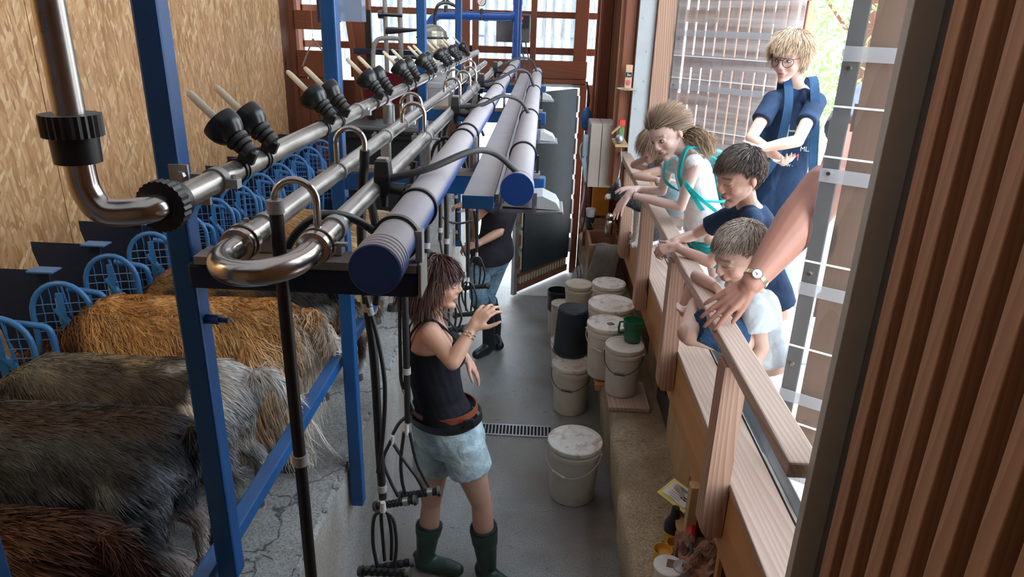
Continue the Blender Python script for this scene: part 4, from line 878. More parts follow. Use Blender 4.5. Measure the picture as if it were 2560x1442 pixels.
def c_red(l):
    c = mixc((.30, .16, .09), (.44, .27, .17), st(nz(l, 9, 3), -.5, .7)); c = mixc(c, (.03, .02, .018), st(l[:, 2], .70, .735)); c = mixc(c, (.10, .06, .045), st(-l[:, 2], -.36, -.22)); return mixc(c, (.78, .74, .70), st(-l[:, 2], -.15, -.10))
def c_cream(l):
    c = mixc((.30, .19, .10), (.50, .34, .18), st(nz(l, 10, 1), -.4, .6)); c = mixc(c, (.92, .84, .66), st(nz(l, 4.2, 1.1) + (l[:, 2] - .55) * 2, .25, .6) * st(-l[:, 0], -.62, -.5)); c = mixc(c, (.035, .02, .015), st(l[:, 0], .55, .62)); return mixc(c, (.70, .52, .26), st(-l[:, 0], -.12, -.05))
def c_tan(l):
    c = mixc((.52, .32, .14), (.74, .52, .28), st(nz(l, 12, 2) + (l[:, 2] - .6) * 2, -.4, .8)); c = mixc(c, (.62, .56, .45), st(-l[:, 0], -.25, -.1) * .6); return mixc(c, (.14, .10, .08), st(-l[:, 2], -.28, -.15))
goat(-.98, 1.26, .95, 'dark reddish brown goat in the bottom left corner, nearest the camera', c_brown, 14000, .05, lift=.35)
goat(-.96, 1.66, 1.02, 'charcoal grey goat with silver ticking and a brown black spine', c_charcoal, 24000, .038, legdx=(.0, .05), wdt=.0013, fat=1.08)
goat(-.93, 2.03, .98, 'grey and tan brindled goat with a white rump', c_mix, 17000, .042, legdx=(.02, -.03), wdt=.0015, tail=[(-.01, .70), (-.05, .70), (-.10, .66), (-.14, .60)])
goat(-.90, 2.46, 1.05, 'long haired golden goat with wavy fleece and white hind legs', c_fleece, 20000, .13, curl=.014, wdt=.0024, legdx=(-.02, .05), lens=lambda l: .6 + .7 * st(-l[:, 2], -.72, -.5), lift=.25, fat=1.08)
goat(-.90, 2.83, .98, 'black goat with tan marks and a white tipped tail', c_black, 7000, .045, tail=[(-.0, .69), (-.06, .66), (-.12, .60), (-.16, .55)])
goat(-.86, 3.02, 1.02, 'reddish brown goat with white feet behind the second blue post', c_red, 8000, .035, legdx=(.08, -.03))
goat(-.88, 3.50, .96, 'brown goat with a cream patch on its back', c_cream, 8000, .05)
goat(-.84, 3.92, 1.0, 'tan goat with a bristly mane, farthest along the row', c_tan, 8000, .05, legdx=(.07, 0), lens=lambda l: 1 + 1.2 * st(l[:, 2], .70, .74))
# ================================================================ PEOPLE
SK = (.60, .36, .26)
def ring(c, wv, dv_, n=22, p=2.3):
    out = []
    for j in range(n):
        a = 2 * PI * j / n; ca, sa = math.cos(a), math.sin(a)
        out.append(c + wv * math.copysign(abs(ca) ** (2 / p), ca) + dv_ * math.copysign(abs(sa) ** (2 / p), sa))
    return out
def hmat(c, f, up=(0, 0, 1)):
    f = V(f).normalized(); l = V(up).cross(f).normalized(); u = f.cross(l)
    return Matrix(((f.x, l.x, u.x, c[0]), (f.y, l.y, u.y, c[1]), (f.z, l.z, u.z, c[2]), (0, 0, 0, 1)))
def head_prims(m, M, h, child=False):
    T = lambda x, y, z: M @ V((x * h, y * h, z * h)); R3 = M.to_3x3()
    m.sph(T(-.055, 0, .11), V((.43, .345, .385)) * h, R3, 28, 18); m.sph(T(.08, 0, -.06), V((.29, .27, .37)) * h, R3, 24, 16)
    jw = .20 if not child else .17
    for s in (-1, 1):
        m.rc(T(-.02, s * jw, -.18), T(.23, s * .055, -.405), .085 * h, .068 * h); m.sph(T(.20, s * .15, -.13), V((.12, .10, .12)) * h * (1.08 if child else 1), R3, 14, 10)
        m.sph(T(-.045, s * .345, -.03), V((.075, .035, .115)) * h, R3 @ Matrix.Rotation(s * .35, 3, 'Z') @ Matrix.Rotation(-.2, 3, 'Y'), 14, 10); m.sph(T(-.03, s * .33, -.12), V((.035, .02, .04)) * h, R3, 10, 8)
        m.sph(T(.395, s * .04, -.145), .036 * h, None, 10, 8)
        m.sph(T(.305, s * .135, -.005), V((.035, .075, .045)) * h, R3, 12, 8)        # lids
        m.rc(T(.325, s * .06, .085), T(.27, s * .21, .075), .042 * h, .03 * h, 10)     # brow
    m.sph(T(.285, 0, -.43), V((.075, .10, .07)) * h, R3, 12, 8)
    m.rc(T(.335, 0, .05), T(.435 if not child else .41, 0, -.11), .032 * h, .044 * h, 12)
    m.sph(T(.325, 0, -.265), V((.055, .10, .055)) * h, R3, 14, 8); m.rc(T(.365, -.06, -.238), T(.365, .06, -.238), .018 * h, .018 * h, 8); m.rc(T(.36, -.045, -.285), T(.36, .045, -.285), .022 * h, .022 * h, 8)
def hand_prims(m, wr, d, nrm, s, side, curl=.4, spread=.10, thumb=None, curls=None):
    """wr wrist, d towards the knuckles, nrm back of the hand, s size (1 = adult), side +1 thumb on the cross(d, nrm) side"""
    wr = V(wr); d = V(d).normalized(); nrm = V(nrm); nrm = (nrm - d * nrm.dot(d)).normalized(); t = d.cross(nrm) * side     # t: towards the thumb
    K = []
    for i in range(4):
        o = (1.5 - i) * .019 * s; k = wr + d * (.088 - .004 * abs(i - 1) - (.008 if i == 3 else 0)) * s + t * o; K.append(k)
        m.rc(wr + t * o * .55 + d * .01 * s, k, .0145 * s, .0108 * s, 10)
    m.rc(wr - d * .02 * s, wr + d * .02 * s, .024 * s, .023 * s, 12)
    for i, L_ in enumerate(((.040, .025, .020), (.045, .029, .021), (.041, .027, .021), (.032, .021, .018))):
        a = 0; p = K[i]; c = (curls[i] if curls else curl) ; dd = (d + t * spread * (1.5 - i)).normalized()
        for j, (ln, r0, r1) in enumerate(zip(L_, (.0092, .0083, .0076), (.0083, .0076, .0062))):
            a += c * (.7, 1.0, .7)[j]; v = dd * math.cos(a) - nrm * math.sin(a); q = p + v * ln * s; m.rc(p, q, r0 * s, r1 * s, 10); p = q
    tv = thumb or (.62, .75, -.25); p = wr + d * .022 * s + t * .020 * s; v = (d * tv[0] + t * tv[1] + nrm * tv[2]).normalized()
    q = p + v * .042 * s; m.rc(p, q, .0145 * s, .0108 * s, 10); v2 = (v + d * .55).normalized(); r = q + v2 * .031 * s; m.rc(q, r, .0104 * s, .009 * s, 10); v3 = (v2 + d * .3).normalized(); m.rc(r, r + v3 * .024 * s, .009 * s, .007 * s, 10)
def limb(m, a, b, r0, rm, r1, n=16):
    a, b = V(a), V(b); c = a.lerp(b, .38); m.rc(a, c, r0, rm, n); m.rc(c, b, rm, r1, n)
FEM = [(-.13, .125, .10), (0, .170, .118), (.12, .160, .112), (.33, .122, .090), (.50, .128, .094), (.68, .148, .104), (.82, .155, .095), (.93, .125, .070), (1.02, .062, .055)]
KID = [(-.13, .105, .085), (0, .130, .100), (.15, .125, .095), (.35, .115, .088), (.55, .122, .090), (.72, .135, .092), (.86, .140, .082), (.95, .105, .062), (1.02, .052, .048)]
def torso(m, J, prof, d=0, t0=-9, t1=9, fwd=0, k=1):
    up = J['neck'] - J['pel']; L_ = up.length; up = up.normalized(); l = J['shL'] - J['shR']; l = (l - up * l.dot(up)).normalized(); f = l.cross(up)
    lp = (J['hipL'] - J['hipR']) if 'hipL' in J else l; lp = (lp - up * lp.dot(up)).normalized(); rings = []
    pr = [p for p in prof if t0 <= p[0] <= t1]
    for t, a, b in pr:
        q = min(1, max(0, t)); ll = lp.lerp(l, q).normalized(); ff = ll.cross(up).normalized(); c = J['pel'] + up * L_ * t + ff * (J.get('bow', 0) * math.sin(PI * q))
        rings.append(ring(c, ll * (a * k + d), ff * (b * k + d)))
    m.loft(rings, True); return f, up, l
def person(name, label, J, h, k=1.0, kid=False, armk=1.0, hands=None, legs=True, vox=.005, skin=SK, feet=True, lids=True, group=None, eyes=True, look=0.0, legk=1.0, head=True):
    J = {a: (V(b) if not isinstance(b, (int, float)) else b) for a, b in J.items()}
    zs = [b.z for b in J.values() if isinstance(b, V)]; root = thing(name, (J['pel'].x, J['pel'].y, min(zs) - .02), label, 'person', group)
    m = MB(); f, up, l = torso(m, J, KID if kid else FEM, k=k)
    M = None
    if head:
        M = hmat(J['head'], J['face'], J.get('hup', V((0, 0, 1)))); head_prims(m, M, h, kid)
        m.rc(J['neck'] - up * .03 * k, M @ V((-.08 * h, 0, -.16 * h)), .054 * k, .050 * k)
    nb = J['neck']
    for s in 'LR':
        sh, el, wr = J['sh' + s], J['el' + s], J['wr' + s]; a = armk * k
        m.rc(nb - up * .035 * k, sh + up * .0, .045 * k, .050 * a); m.rc(sh, sh.lerp(el, .3), .053 * a, .045 * a); limb(m, sh, el, .050 * a, .044 * a, .036 * a); limb(m, el, wr, J.get('fa', 1) * .038 * a, J.get('fa', 1) * .037 * a, .024 * a * J.get('fw', 1))
        if hands and s in hands:
            hd = dict(hands[s]); hand_prims(m, wr, hd.pop('d'), hd.pop('n'), hd.pop('s', k * .95), hd.pop('side'), **hd)
        if legs and 'kn' + s in J:
            hp, kn, an = J['hip' + s], J['kn' + s], J['an' + s]; b = legk * k
            limb(m, hp, kn, .088 * b, .080 * b, .052 * b, 20); m.rc(kn, kn.lerp(an, .3), .050 * b, .054 * b, 18); m.rc(kn.lerp(an, .3), an, .054 * b, .033 * b, 18)
            if feet:
                fd = J.get('ft' + s, V((f.x, f.y, 0))).normalized(); m.rc(an - fd * .02, an + fd * .13 * k + V((0, 0, -.035 * k)), .036 * k, .028 * k); m.rc(an + fd * .1 * k + V((0, 0, -.035 * k)), an + fd * .165 * k + V((0, 0, -.04 * k)), .030 * k, .018 * k)
                if J.get('toes'):
                    sd = fd.cross(V((0, 0, 1)))
                    for i in range(5): c = an + fd * (.165 - .008 * i) * k + sd * (.026 - .0135 * i) * k * (1 if s == 'L' else -1) + V((0, 0, -.038 * k)); m.rc(c - fd * .02, c + fd * .016, .0085 * k, .0078 * k, 8)
    Mi = np.array(M.inverted()) if M is not None else None; sk = np.array(skin)
    def colfn(P):
        c = np.tile(sk, (len(P), 1)) * (1 + .05 * nz(P, 14))[:, None]
        if Mi is None: return c
        q = (P @ Mi[:3, :3].T + Mi[:3, 3]) / h; x, y, z = q[:, 0], np.abs(q[:, 1]), q[:, 2]
        def blob(m_, col, a): c[:] = c * (1 - a * m_[:, None]) + np.array(col) * a * m_[:, None]
        g = lambda cx, cy, cz, rx, ry, rz: np.exp(-(((x - cx) / rx) ** 2 + ((y - cy) / ry) ** 2 + ((z - cz) / rz) ** 2))
        blob(g(.28, .17, -.14, .12, .09, .09), (.62, .24, .18), .45); blob(g(-.04, .36, -.03, .12, .06, .13), (.60, .24, .17), .5); blob(g(.42, 0, -.12, .07, .07, .06), (.62, .27, .2), .35)
        blob(((x > .28) & (y < .085) & (z < -.225) & (z > -.30)).astype(float) * np.clip(1.4 - y / .075, 0, 1), (.50, .17, .15), .75)
        blob(((x > .29) & (y < .08) & (np.abs(z + .262) < .010)).astype(float), (.16, .05, .04), .8)
        blob(((x > .2) & (y > .05) & (y < .22) & (np.abs(z - .115 + y * .12) < .020)).astype(float), tuple(np.array(J.get('browc', (.18, .10, .06)))), .7)
        if lids: blob(((x > .22) & (y > .07) & (y < .20) & (np.abs(z + .035 + ((y - .135) * 3.2) ** 2 * -.5) < .011)).astype(float), (.05, .03, .025), .9)
        return np.clip(c, 0, 1)
    remesh(m, 'body', M_skin, vox, 2, root, colfn)
    if eyes and M is not None:
        for s in (-1, 1):
            T = lambda x, y, z: M @ V((x * h, y * h, z * h)); e = MB(); e.sph(T(.318, s * .135, -.005), V((.028, .050, .024)) * h, M.to_3x3(), 14, 10); eb = e.build('eye', plain('eye_white', (.75, .72, .70), .2, var=.02, bump=0), root)
            e = MB(); e.sph(T(.338, s * .135 + look * .03, -.008), V((.012, .022, .022)) * h, M.to_3x3(), 12, 8); e.build('iris', plain('iris_brown', (.06, .035, .02), .15, bump=0), eb)
            e = MB(); e.tube([T(.325, s * .080, .000), T(.347, s * .11, .022), T(.345, s * .15, .024), T(.31, s * .19, .006)], [.004 * h, .009 * h, .009 * h, .005 * h], 6); e.build('eyelashes', M_wire, root)
    return root, M, J, f, up, l
def hair(root, M, h, col, dark, n=3500, ln=.10, grav=.25, hl=None, crown=(-.22, 0, .5), puff=.0, wdt=.0016, steps=8, jit=.15, lenf=None, side=0, curl=0, target=None):
    Mi = np.array(M); A = Mi[:3, :3]; B = Mi[:3, 3]; cen = np.array((-.055, 0, .11)); rad = np.array((.455, .372, .415)) + puff
    hl = hl or (lambda x, y, z: z > np.interp(x, [-.5, -.25, -.12, .0, .08, .2, .4], [-.32, -.30, -.12, .0, .06, .27, .28]))
    # scalp cap
    m = MB(); nu, nv = 40, 24; keep = []
    for i in range(nv + 1):
        for j in range(nu):
            a, b = PI * i / nv, 2 * PI * j / nu; m.v.append(V(cen + rad * .975 * np.array((math.sin(a) * math.cos(b), math.sin(a) * math.sin(b), math.cos(a)))))
    for i in range(nv):
        for j in range(nu):
            q = (i * nu + j, (i + 1) * nu + j, (i + 1) * nu + (j + 1) % nu, i * nu + (j + 1) % nu); c = sum((m.v[t] for t in q), V()) / 4
            if bool(hl(c.x, c.y, c.z)): m.f.append(q)
    m.v = [M @ (v * h) for v in m.v]; ho = m.build('hair', plain('hair_base_%d%d%d' % tuple(int(99 * c) for c in dark), dark, .7, var=.3, scale=60), root, smooth=80)
    P = []
    while len(P) < n:
        d = rng.normal(size=(n * 3, 3)); d /= np.linalg.norm(d, axis=1)[:, None]; q = cen + rad * d; P += list(q[hl(q[:, 0], q[:, 1], q[:, 2])])
    P = np.array(P[:n]); cr = np.array(crown); up_w = np.array(M.to_3x3().inverted() @ V((0, 0, -1)))
    D = P - cr if target is None else np.array(target) - P; D[:, 1] += side * .3; nrm = (P - cen) / rad ** 2; nrm /= np.linalg.norm(nrm, axis=1)[:, None]
    D -= nrm * (D * nrm).sum(1)[:, None]; D /= np.linalg.norm(D, axis=1)[:, None] + 1e-9
    q = np.round(P / .09) * .09; D += jit * rng.normal(size=D.shape) * .5 + jit * np.stack([nz(q * 10, 1.7, 1), nz(q * 10, 1.9, 2), nz(q * 10, 2.1, 3)], 1)
    Ls = (ln / h) * rng.uniform(.75, 1.15, n) * (lenf(P) if lenf else 1); path = [P.copy()]; x = P.copy(); lay = 1 + rng.uniform(0, .07, n)
    for i in range(steps - 1):
        D = D + up_w * grav * (i + 1) / steps; D /= np.linalg.norm(D, axis=1)[:, None]
        x = x + D * (Ls / (steps - 1))[:, None]; e = (x - cen) / (rad * lay[:, None]); r = np.linalg.norm(e, axis=1); ins = r < 1
        x[ins] = cen + (e[ins] / r[ins, None]) * rad * lay[ins, None]
        # keep the neck free
        path.append(x + (curl * np.stack([np.sin(i * 1.3 + P[:, 1] * 20), np.cos(i * 1.3 + P[:, 0] * 20), 0 * P[:, 0]], 1) if curl else 0))
    paths = np.stack(path, 1) * h; paths = paths @ A.T + B
    C = np.array(dark)[None] + (np.array(col) - np.array(dark))[None] * np.clip(rng.normal(.7, .35, (n, 1)) + .3 * nz(P * 6, 1.5)[:, None], 0, 1.5)
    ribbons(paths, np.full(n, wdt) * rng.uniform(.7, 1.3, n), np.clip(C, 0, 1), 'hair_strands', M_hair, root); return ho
def cl_torso(m, J, prof, d, k, t0, t1): return torso(m, J, prof, d, t0, t1, k=k)
def frustum(m, a, b, r0, r1, n=20): m.cone(a, b, r0, r1, n)
def tshirt(root, J, prof, k, mat, d=.012, t0=-.02, sl=.55, slr=.062, armk=1, vox=.009, t1=1.0, hem=.012, name='shirt', it=4):
    m = MB(); pr = [(t, a + (hem if t < .2 else 0), b + (hem if t < .2 else 0)) for t, a, b in prof]
    torso(m, J, pr, d, t0 - .001, t1, k=k)
    for s in 'LR':
        sh, el = J['sh' + s], J['el' + s]; m.rc(J['neck'] - (J['neck'] - J['pel']).normalized() * .045 * k, sh, .048 * k + d * .6, .055 * k * armk + d * .6)
        if sl: m.sph(sh, .052 * k * armk + d * .5, None, 16, 12); m.cone(sh.lerp(el, .0), sh.lerp(el, sl), .052 * k * armk + d * .5, slr * k + d * .1, 22)
    return remesh(m, name, mat, vox, it, root)
def strap(root, name, pts, mat, w_=.028, th=.004, nrm=None):
    sp = spline(pts, 6); m = MB(); c = sum((V(p) for p in pts), V()) / len(pts) if nrm is None else None; rings = []
    for i, p in enumerate(sp):
        t = (sp[min(i + 1, len(sp) - 1)] - sp[max(i - 1, 0)]).normalized(); n_ = V(nrm) if nrm is not None else (p - c); n_ = (n_ - t * n_.dot(t)).normalized(); s = t.cross(n_)
        rings.append([p + s * w_ / 2, p + s * w_ / 2 + n_ * th, p - s * w_ / 2 + n_ * th, p - s * w_ / 2])
    m.loft(rings, True); return m.build(name, mat, root, smooth=40)

# ---------------------------------------------------------------- the woman in the pit
D_ = lambda x, y, Y: px(x, y, Y=Y)
Jw = dict(pel=D_(1120, 1072, 2.76), neck=D_(1072, 795, 2.77), head=D_(1092, 708, 2.80), face=(.97, .10, -.02), shR=D_(1078, 838, 2.63), shL=D_(1075, 805, 2.92), elR=D_(1132, 905, 2.50), wrR=D_(1180, 822, 2.58), elL=D_(1128, 875, 2.97), wrL=D_(1165, 895, 3.0),
          hipL=D_(1088, 1110, 2.83), hipR=D_(1158, 1115, 2.69), knL=D_(1078, 1255, 2.82), knR=D_(1203, 1255, 2.70), anL=D_(1065, 1410, 2.78), anR=D_(1218, 1425, 2.72), bow=-.02)
root, M, J, f, up, l = person('person', 'woman in black tank top, denim shorts and green rubber boots gesturing in the pit', Jw, .235, 1.0, False, .88,
    dict(R=dict(d=D_(1215, 775, 2.62) - Jw['wrR'], n=(-.15, -.6, .75), side=1, curl=.62, spread=.16, s=.95), L=dict(d=D_(1188, 925, 3.02) - Jw['wrL'], n=(.55, -.1, .8), side=1, curl=.22, spread=.1, s=.95)), skin=(.56, .32, .22), feet=False, vox=.0055, legk=.93)
hair(root, M, .235, (.10, .035, .022), (.025, .010, .008), 7000, .165, .30, crown=(.02, .05, .5), puff=.015, wdt=.0020, steps=9, jit=.42, hl=lambda x, y, z: z > np.interp(x, [-.5, -.25, -.05, .02, .08, .2, .4], [-.42, -.40, -.25, -.08, .12, .25, .28]), lenf=lambda P: np.where(P[:, 0] > .10, .38, np.where(P[:, 0] > -.02, .75, 1.0)))
M_tank = cloth('black_tank_cotton', (.012, .013, .018), .8, folds=.3)
m = MB(); torso(m, J, [(t, a + (.006 if t < .2 else 0), b + .004) for t, a, b in FEM if t > .05] [:5] + [(.80, .150, .098)], .010)
for s in (-1, 1): m.sph(J['pel'].lerp(J['neck'], .70) + l * s * .065 + f * .07, (.062, .06, .065), None, 16, 10)
o = remesh(m, 'tank_top', M_tank, .006, 4, root)
for s, sh in ((1, 'shL'), (-1, 'shR')):
    nb = J['neck']; s0 = nb.lerp(J[sh], .55) + up * .012
    strap(root, 'strap', [J['pel'].lerp(nb, .80) - f * .095 + l * s * .05, J['pel'].lerp(nb, .92) - f * .085 + l * s * .06, s0 - f * .03 + up * .016, s0 + f * .02 + up * .012, J['pel'].lerp(nb, .90) + f * .075 + l * s * .075, J['pel'].lerp(nb, .78) + f * .11 + l * s * .08], M_tank, .014, .006)
for t in (.70, .76, .82, .88, .93): c = J['pel'].lerp(J['neck'], t) - f * (.112 if t < .85 else .098); m = MB(); m.tube([c - l * .05, c - up * .012 - f * .006, c + l * .05], .0035, 8); m.build('back_strap', M_tank, root)
M_den = cloth('pale_washed_denim', (.33, .45, .50), .85, folds=.5, fs=16, var=.25, wash=(.60, .68, .68))
m = MB(); torso(m, J, [(-.16, .15, .115), (-.06, .180, .130), (.05, .176, .127), (.16, .158, .115)], .008)
for s in 'LR':
    hp, kn = J['hip' + s], J['kn' + s]; m.cone(hp.lerp(kn, -.1), hp.lerp(kn, .40), .100, .103, 26)
remesh(m, 'denim_shorts', M_den, .008, 3, root)
def hoop(name, t, a, b, hgt, mat, par=None, n=40):
    c = J['pel'].lerp(J['neck'], t); lp = (J['hipL'] - J['hipR']).normalized(); lp = (lp - up * lp.dot(up)).normalized(); ff = lp.cross(up); r0 = ring(c - up * hgt / 2, lp * a, ff * b, n); r1 = ring(c + up * hgt / 2, lp * a, ff * b, n); r2 = ring(c + up * hgt / 2, lp * (a - .006), ff * (b - .006), n); r3 = ring(c - up * hgt / 2, lp * (a - .006), ff * (b - .006), n)
    m = MB(); m.loft([r0, r1, r2, r3, r0], False); return m.build(name, mat, root, smooth=30)
hoop('brown_belt', .215, .166, .127, .028, plain('brown_leather_belt', (.22, .055, .025), .4)); bk = hoop('black_belt', .145, .182, .139, .034, plain('black_leather_belt', (.012, .012, .014), .4))
c = J['pel'].lerp(J['neck'], .115) - f * .02; q = D_(1178, 1062, 2.62)
MB().obox(D_(1172, 1060, 2.605), f * .022, l * .006, up * .022).build('belt_buckle', plain('black_leather_belt', (0, 0, 0)), root, smooth=0, bevel=.003)
M_boot = plain('dark_green_rubber', (.022, .050, .035), .42, var=.2)
for s in 'LR':
    kn, an = J['kn' + s], J['an' + s]; kb = kn.lerp(an, .36); fd = V((.86, -.18, 0)).normalized() if s == 'L' else V((.75, -.55, 0)).normalized(); an = V((an.x, an.y, .10)); m = MB()
    m.cone(kb, kn.lerp(an, .62), .068, .062, 24); m.rc(kn.lerp(an, .60), an, .058, .046, 20); m.rc(an - fd * .01 + V((0, 0, -.05)), an + fd * .12 + V((0, 0, -.055)), .046, .040); m.rc(an + fd * .1 + V((0, 0, -.055)), an + fd * .165 + V((0, 0, -.06)), .044, .034); m.rc(an - fd * .03 + V((0, 0, -.03)), an - fd * .025 + V((0, 0, -.06)), .042, .040)
    bo = remesh(m, 'rubber_boot', M_boot, .008, 3, root)
    m = MB(); d = (kb - an).normalized(); m.cone(kb - d * .0, kb + d * .003, .069, .069, 24, False); m.cone(kb - d * .012, kb + d * .004, .0635, .0645, 24, True); m.build('boot_opening', plain('boot_inside', (.01, .015, .012), .8), root)
m = MB(); d = (J['wrR'] - J['elR']).normalized(); c = J['wrR'] - d * .035; u = d.orthogonal().normalized(); v_ = d.cross(u)
for j in (0, .014): m.tube([c + d * j + (u * math.cos(a) + v_ * math.sin(a)) * .028 for a in (2 * PI * i / 24 for i in range(24))], .0016, 6, False, True)
m.build('bracelet', M_steelb, root)

# ---------------------------------------------------------------- boy with glasses
Jg = dict(pel=D_(1942, 545, 3.72), neck=D_(1993, 218, 3.76), head=D_(1974, 142, 3.70), face=(-.62, -.66, -.20), shR=D_(1932, 252, 3.66), shL=D_(2040, 256, 3.66), elR=D_(1878, 345, 3.52), elL=D_(1995, 352, 3.42), wrR=D_(1960, 405, 3.42), wrL=D_(1895, 372, 3.40),
          hipR=D_(1905, 555, 3.74), hipL=D_(1975, 560, 3.66), knR=D_(1925, 700, 3.70), knL=D_(1965, 705, 3.62), anR=V((1.20, 3.70, 1.05)), anL=V((1.33, 3.62, 1.05)), browc=(.35, .24, .14))
Jg = {a: (V((0, 0, 2.6)) + (V(b) - V((0, 0, 2.6))) * 1.06 if isinstance(b, V) else b) for a, b in Jg.items()}
for q_ in 'LR': Jg['an' + q_].z = 1.05
root, M, J, f, up, l = person('person', 'tall blond boy with round glasses and a navy T-shirt, arms folded, wearing a backpack', Jg, .245, .88, True, .92,
    dict(R=dict(d=D_(1985, 392, 3.40) - Jg['wrR'], n=(.1, -.7, -.6), side=-1, curl=.25, s=.85), L=dict(d=D_(1878, 368, 3.46) - Jg['wrL'], n=(-.3, -.8, .3), side=1, curl=.6, s=.85)), skin=(.68, .45, .36), vox=.0060, look=-.3)
hair(root, M, .245, (.60, .46, .32), (.34, .24, .15), 6500, .075, .12, crown=(-.25, 0, .48), puff=.02, wdt=.0018, jit=.22, hl=lambda x, y, z: z > np.interp(x, [-.5, -.25, -.12, .0, .08, .2, .4], [-.30, -.28, -.12, .04, .14, .24, .26]), lenf=lambda P: np.where(P[:, 0] > .1, .55, 1.0))
M_navy = cloth('navy_cotton', (.020, .038, .080), .85, folds=.5, fs=8)
tshirt(root, J, KID, .93, M_navy, .012, -.10, .55, .056, .92, hem=.020, vox=.008)
M_jean = cloth('light_blue_jeans', (.34, .52, .60), .85, folds=.4, wash=(.55, .68, .72))
m = MB(); torso(m, J, [(-.16, .125, .10), (0, .138, .108), (.12, .128, .100)], .010, k=.95)
for s in 'LR': m.cone(J['hip' + s], J['kn' + s], .095, .072, 22); m.rc(J['kn' + s], J['an' + s], .070, .060, 18)
remesh(m, 'jeans', M_jean, .008, 3, root)
T = lambda x, y, z: M @ V((x * .245, y * .245, z * .245)); m = MB()
for s in (-1, 1):
    m.tube([T(.395 - .10 * abs(math.cos(a)) * (s * math.cos(a) > 0), s * .145 + .098 * math.cos(a), -.02 + .105 * math.sin(a) * (1.0 if math.sin(a) < 0 else .85)) for a in (2 * PI * i / 28 for i in range(28))], .0017, 6, False, True)
    m.tube([T(.35, s * .243, .03), T(.12, s * .36, .04), T(-.05, s * .375, .0)], .0016, 6)
m.tube([T(.395, -.05, .02), T(.41, 0, .035), T(.395, .05, .02)], .0017, 6); m.tube([T(.39, -.10, .065), T(.405, 0, .072), T(.39, .10, .065)], .0016, 6)
gl = m.build('glasses', M_wire, root)
for s in (-1, 1): c = MB(); c.loft([[T(.392, s * .145 + r * .095 * math.cos(a), -.02 + r * .095 * math.sin(a)) for a in (2 * PI * i / 24 for i in range(24))] for r in (.02, 1)], False); c.build('lens', clearplastic('spectacle_lens', (.95, .93, .95), milk=.06, trans=.2), gl)
# chest print, flat lettering on the shirt
def text(name, body, size, c, xv, yv, mat, parent, ext=.0008):
    cu = bpy.data.curves.new(name, 'FONT'); cu.body = body; cu.size = size; cu.extrude = ext; cu.align_x = 'CENTER'; t = bpy.data.objects.new(name, cu); COL.objects.link(t)
    xv = V(xv).normalized(); zv = xv.cross(V(yv)).normalized(); yv = zv.cross(xv); t.matrix_world = Matrix(((xv.x, yv.x, zv.x, c[0]), (xv.y, yv.y, zv.y, c[1]), (xv.z, yv.z, zv.z, c[2]), (0, 0, 0, 1)))
    bpy.context.view_layer.update(); dg = bpy.context.evaluated_depsgraph_get(); me = bpy.data.meshes.new_from_object(t.evaluated_get(dg)); mw = t.matrix_world.copy(); bpy.data.objects.remove(t)
    me.transform(mw); me.transform(Matrix.Translation(-WL[parent.name])); me.materials.clear(); me.materials.append(mat); o = bpy.data.objects.new(name, me); COL.objects.link(o); o.parent = parent; WL[o.name] = WL[parent.name]; return o
ch = J['pel'].lerp(J['neck'], .62); fc = f * .142
M_pg = plain('print_green', (.16, .26, .20), .7, bump=0); M_pw = plain('print_pale', (.45, .50, .60), .7, bump=0); M_pr = plain('print_red', (.50, .10, .12), .7, bump=0)
text('lettering', 'Heid', .095, ch + fc + up * .02 + l * .02, l, up, M_pg, root); text('lettering', 'MLZ', .035, ch + fc - up * .05 + l * .05, l, up, M_pw, root); text('lettering', 'M', .05, ch + fc * .98 - up * .10 - l * .0, l, up, M_pr, root)
text('lettering', '- W -', .022, ch + fc * .98 - up * .135 - l * .03, l, up, M_pw, root)
# backpack: a thing of its own
bk = thing('backpack', J['pel'].lerp(J['neck'], .2) - f * .2 + l * .06, 'dark blue and teal backpack worn by the tall blond boy', 'backpack')
M_bag = cloth('navy_backpack_cloth', (.018, .055, .11), .7, folds=.6, fs=14, wash=(.03, .22, .28)); cbk = J['pel'].lerp(J['neck'], .52) - f * .185 + l * .035; m = MB()
m.loft([ring(cbk + up * z, l * a, f * b) for z, a, b in ((-.26, .09, .05), (-.24, .14, .085), (-.05, .15, .10), (.14, .14, .085), (.22, .10, .05), (.235, .05, .02))], True); m.build('bag', M_bag, bk, smooth=60)
m = MB(); m.loft([ring(cbk + up * z - f * .08, l * a, f * b) for z, a, b in ((-.22, .08, .02), (-.2, .115, .045), (-.04, .115, .05), (-.02, .08, .02))], True); m.build('front_pocket', M_bag, bk, smooth=60)
M_strap = cloth('blue_strap_webbing', (.02, .06, .13), .7, folds=.1)
for s, sh in ((1, 'shL'), (-1, 'shR')):
    q = J['neck'].lerp(J[sh], .62); strap(bk, 'shoulder_strap', [cbk + up * .15 + l * s * .06 + f * .06, q + up * .07 - f * .04, q + up * .075 + f * .04, q - up * .06 + f * .115, J['pel'].lerp(J['neck'], .5) + l * s * .10 + f * .125, J['pel'].lerp(J['neck'], .28) + l * s * .145 + f * .03, cbk - up * .2 + l * s * .12], M_strap, .045, .008)
m = MB(); m.tube(spline([cbk + up * .21 - l * .05, cbk + up * .27 - l * .03, cbk + up * .27 + l * .03, cbk + up * .21 + l * .05], 5), .008, 8); m.build('grab_handle', M_strap, bk)
for q in (D_(2022, 395, 3.7),): text('lettering', 'XK', .06, cbk - up * .1 + l * .155 , -f, up, plain('print_cyan', (.25, .62, .68), .6, bump=0), bk)

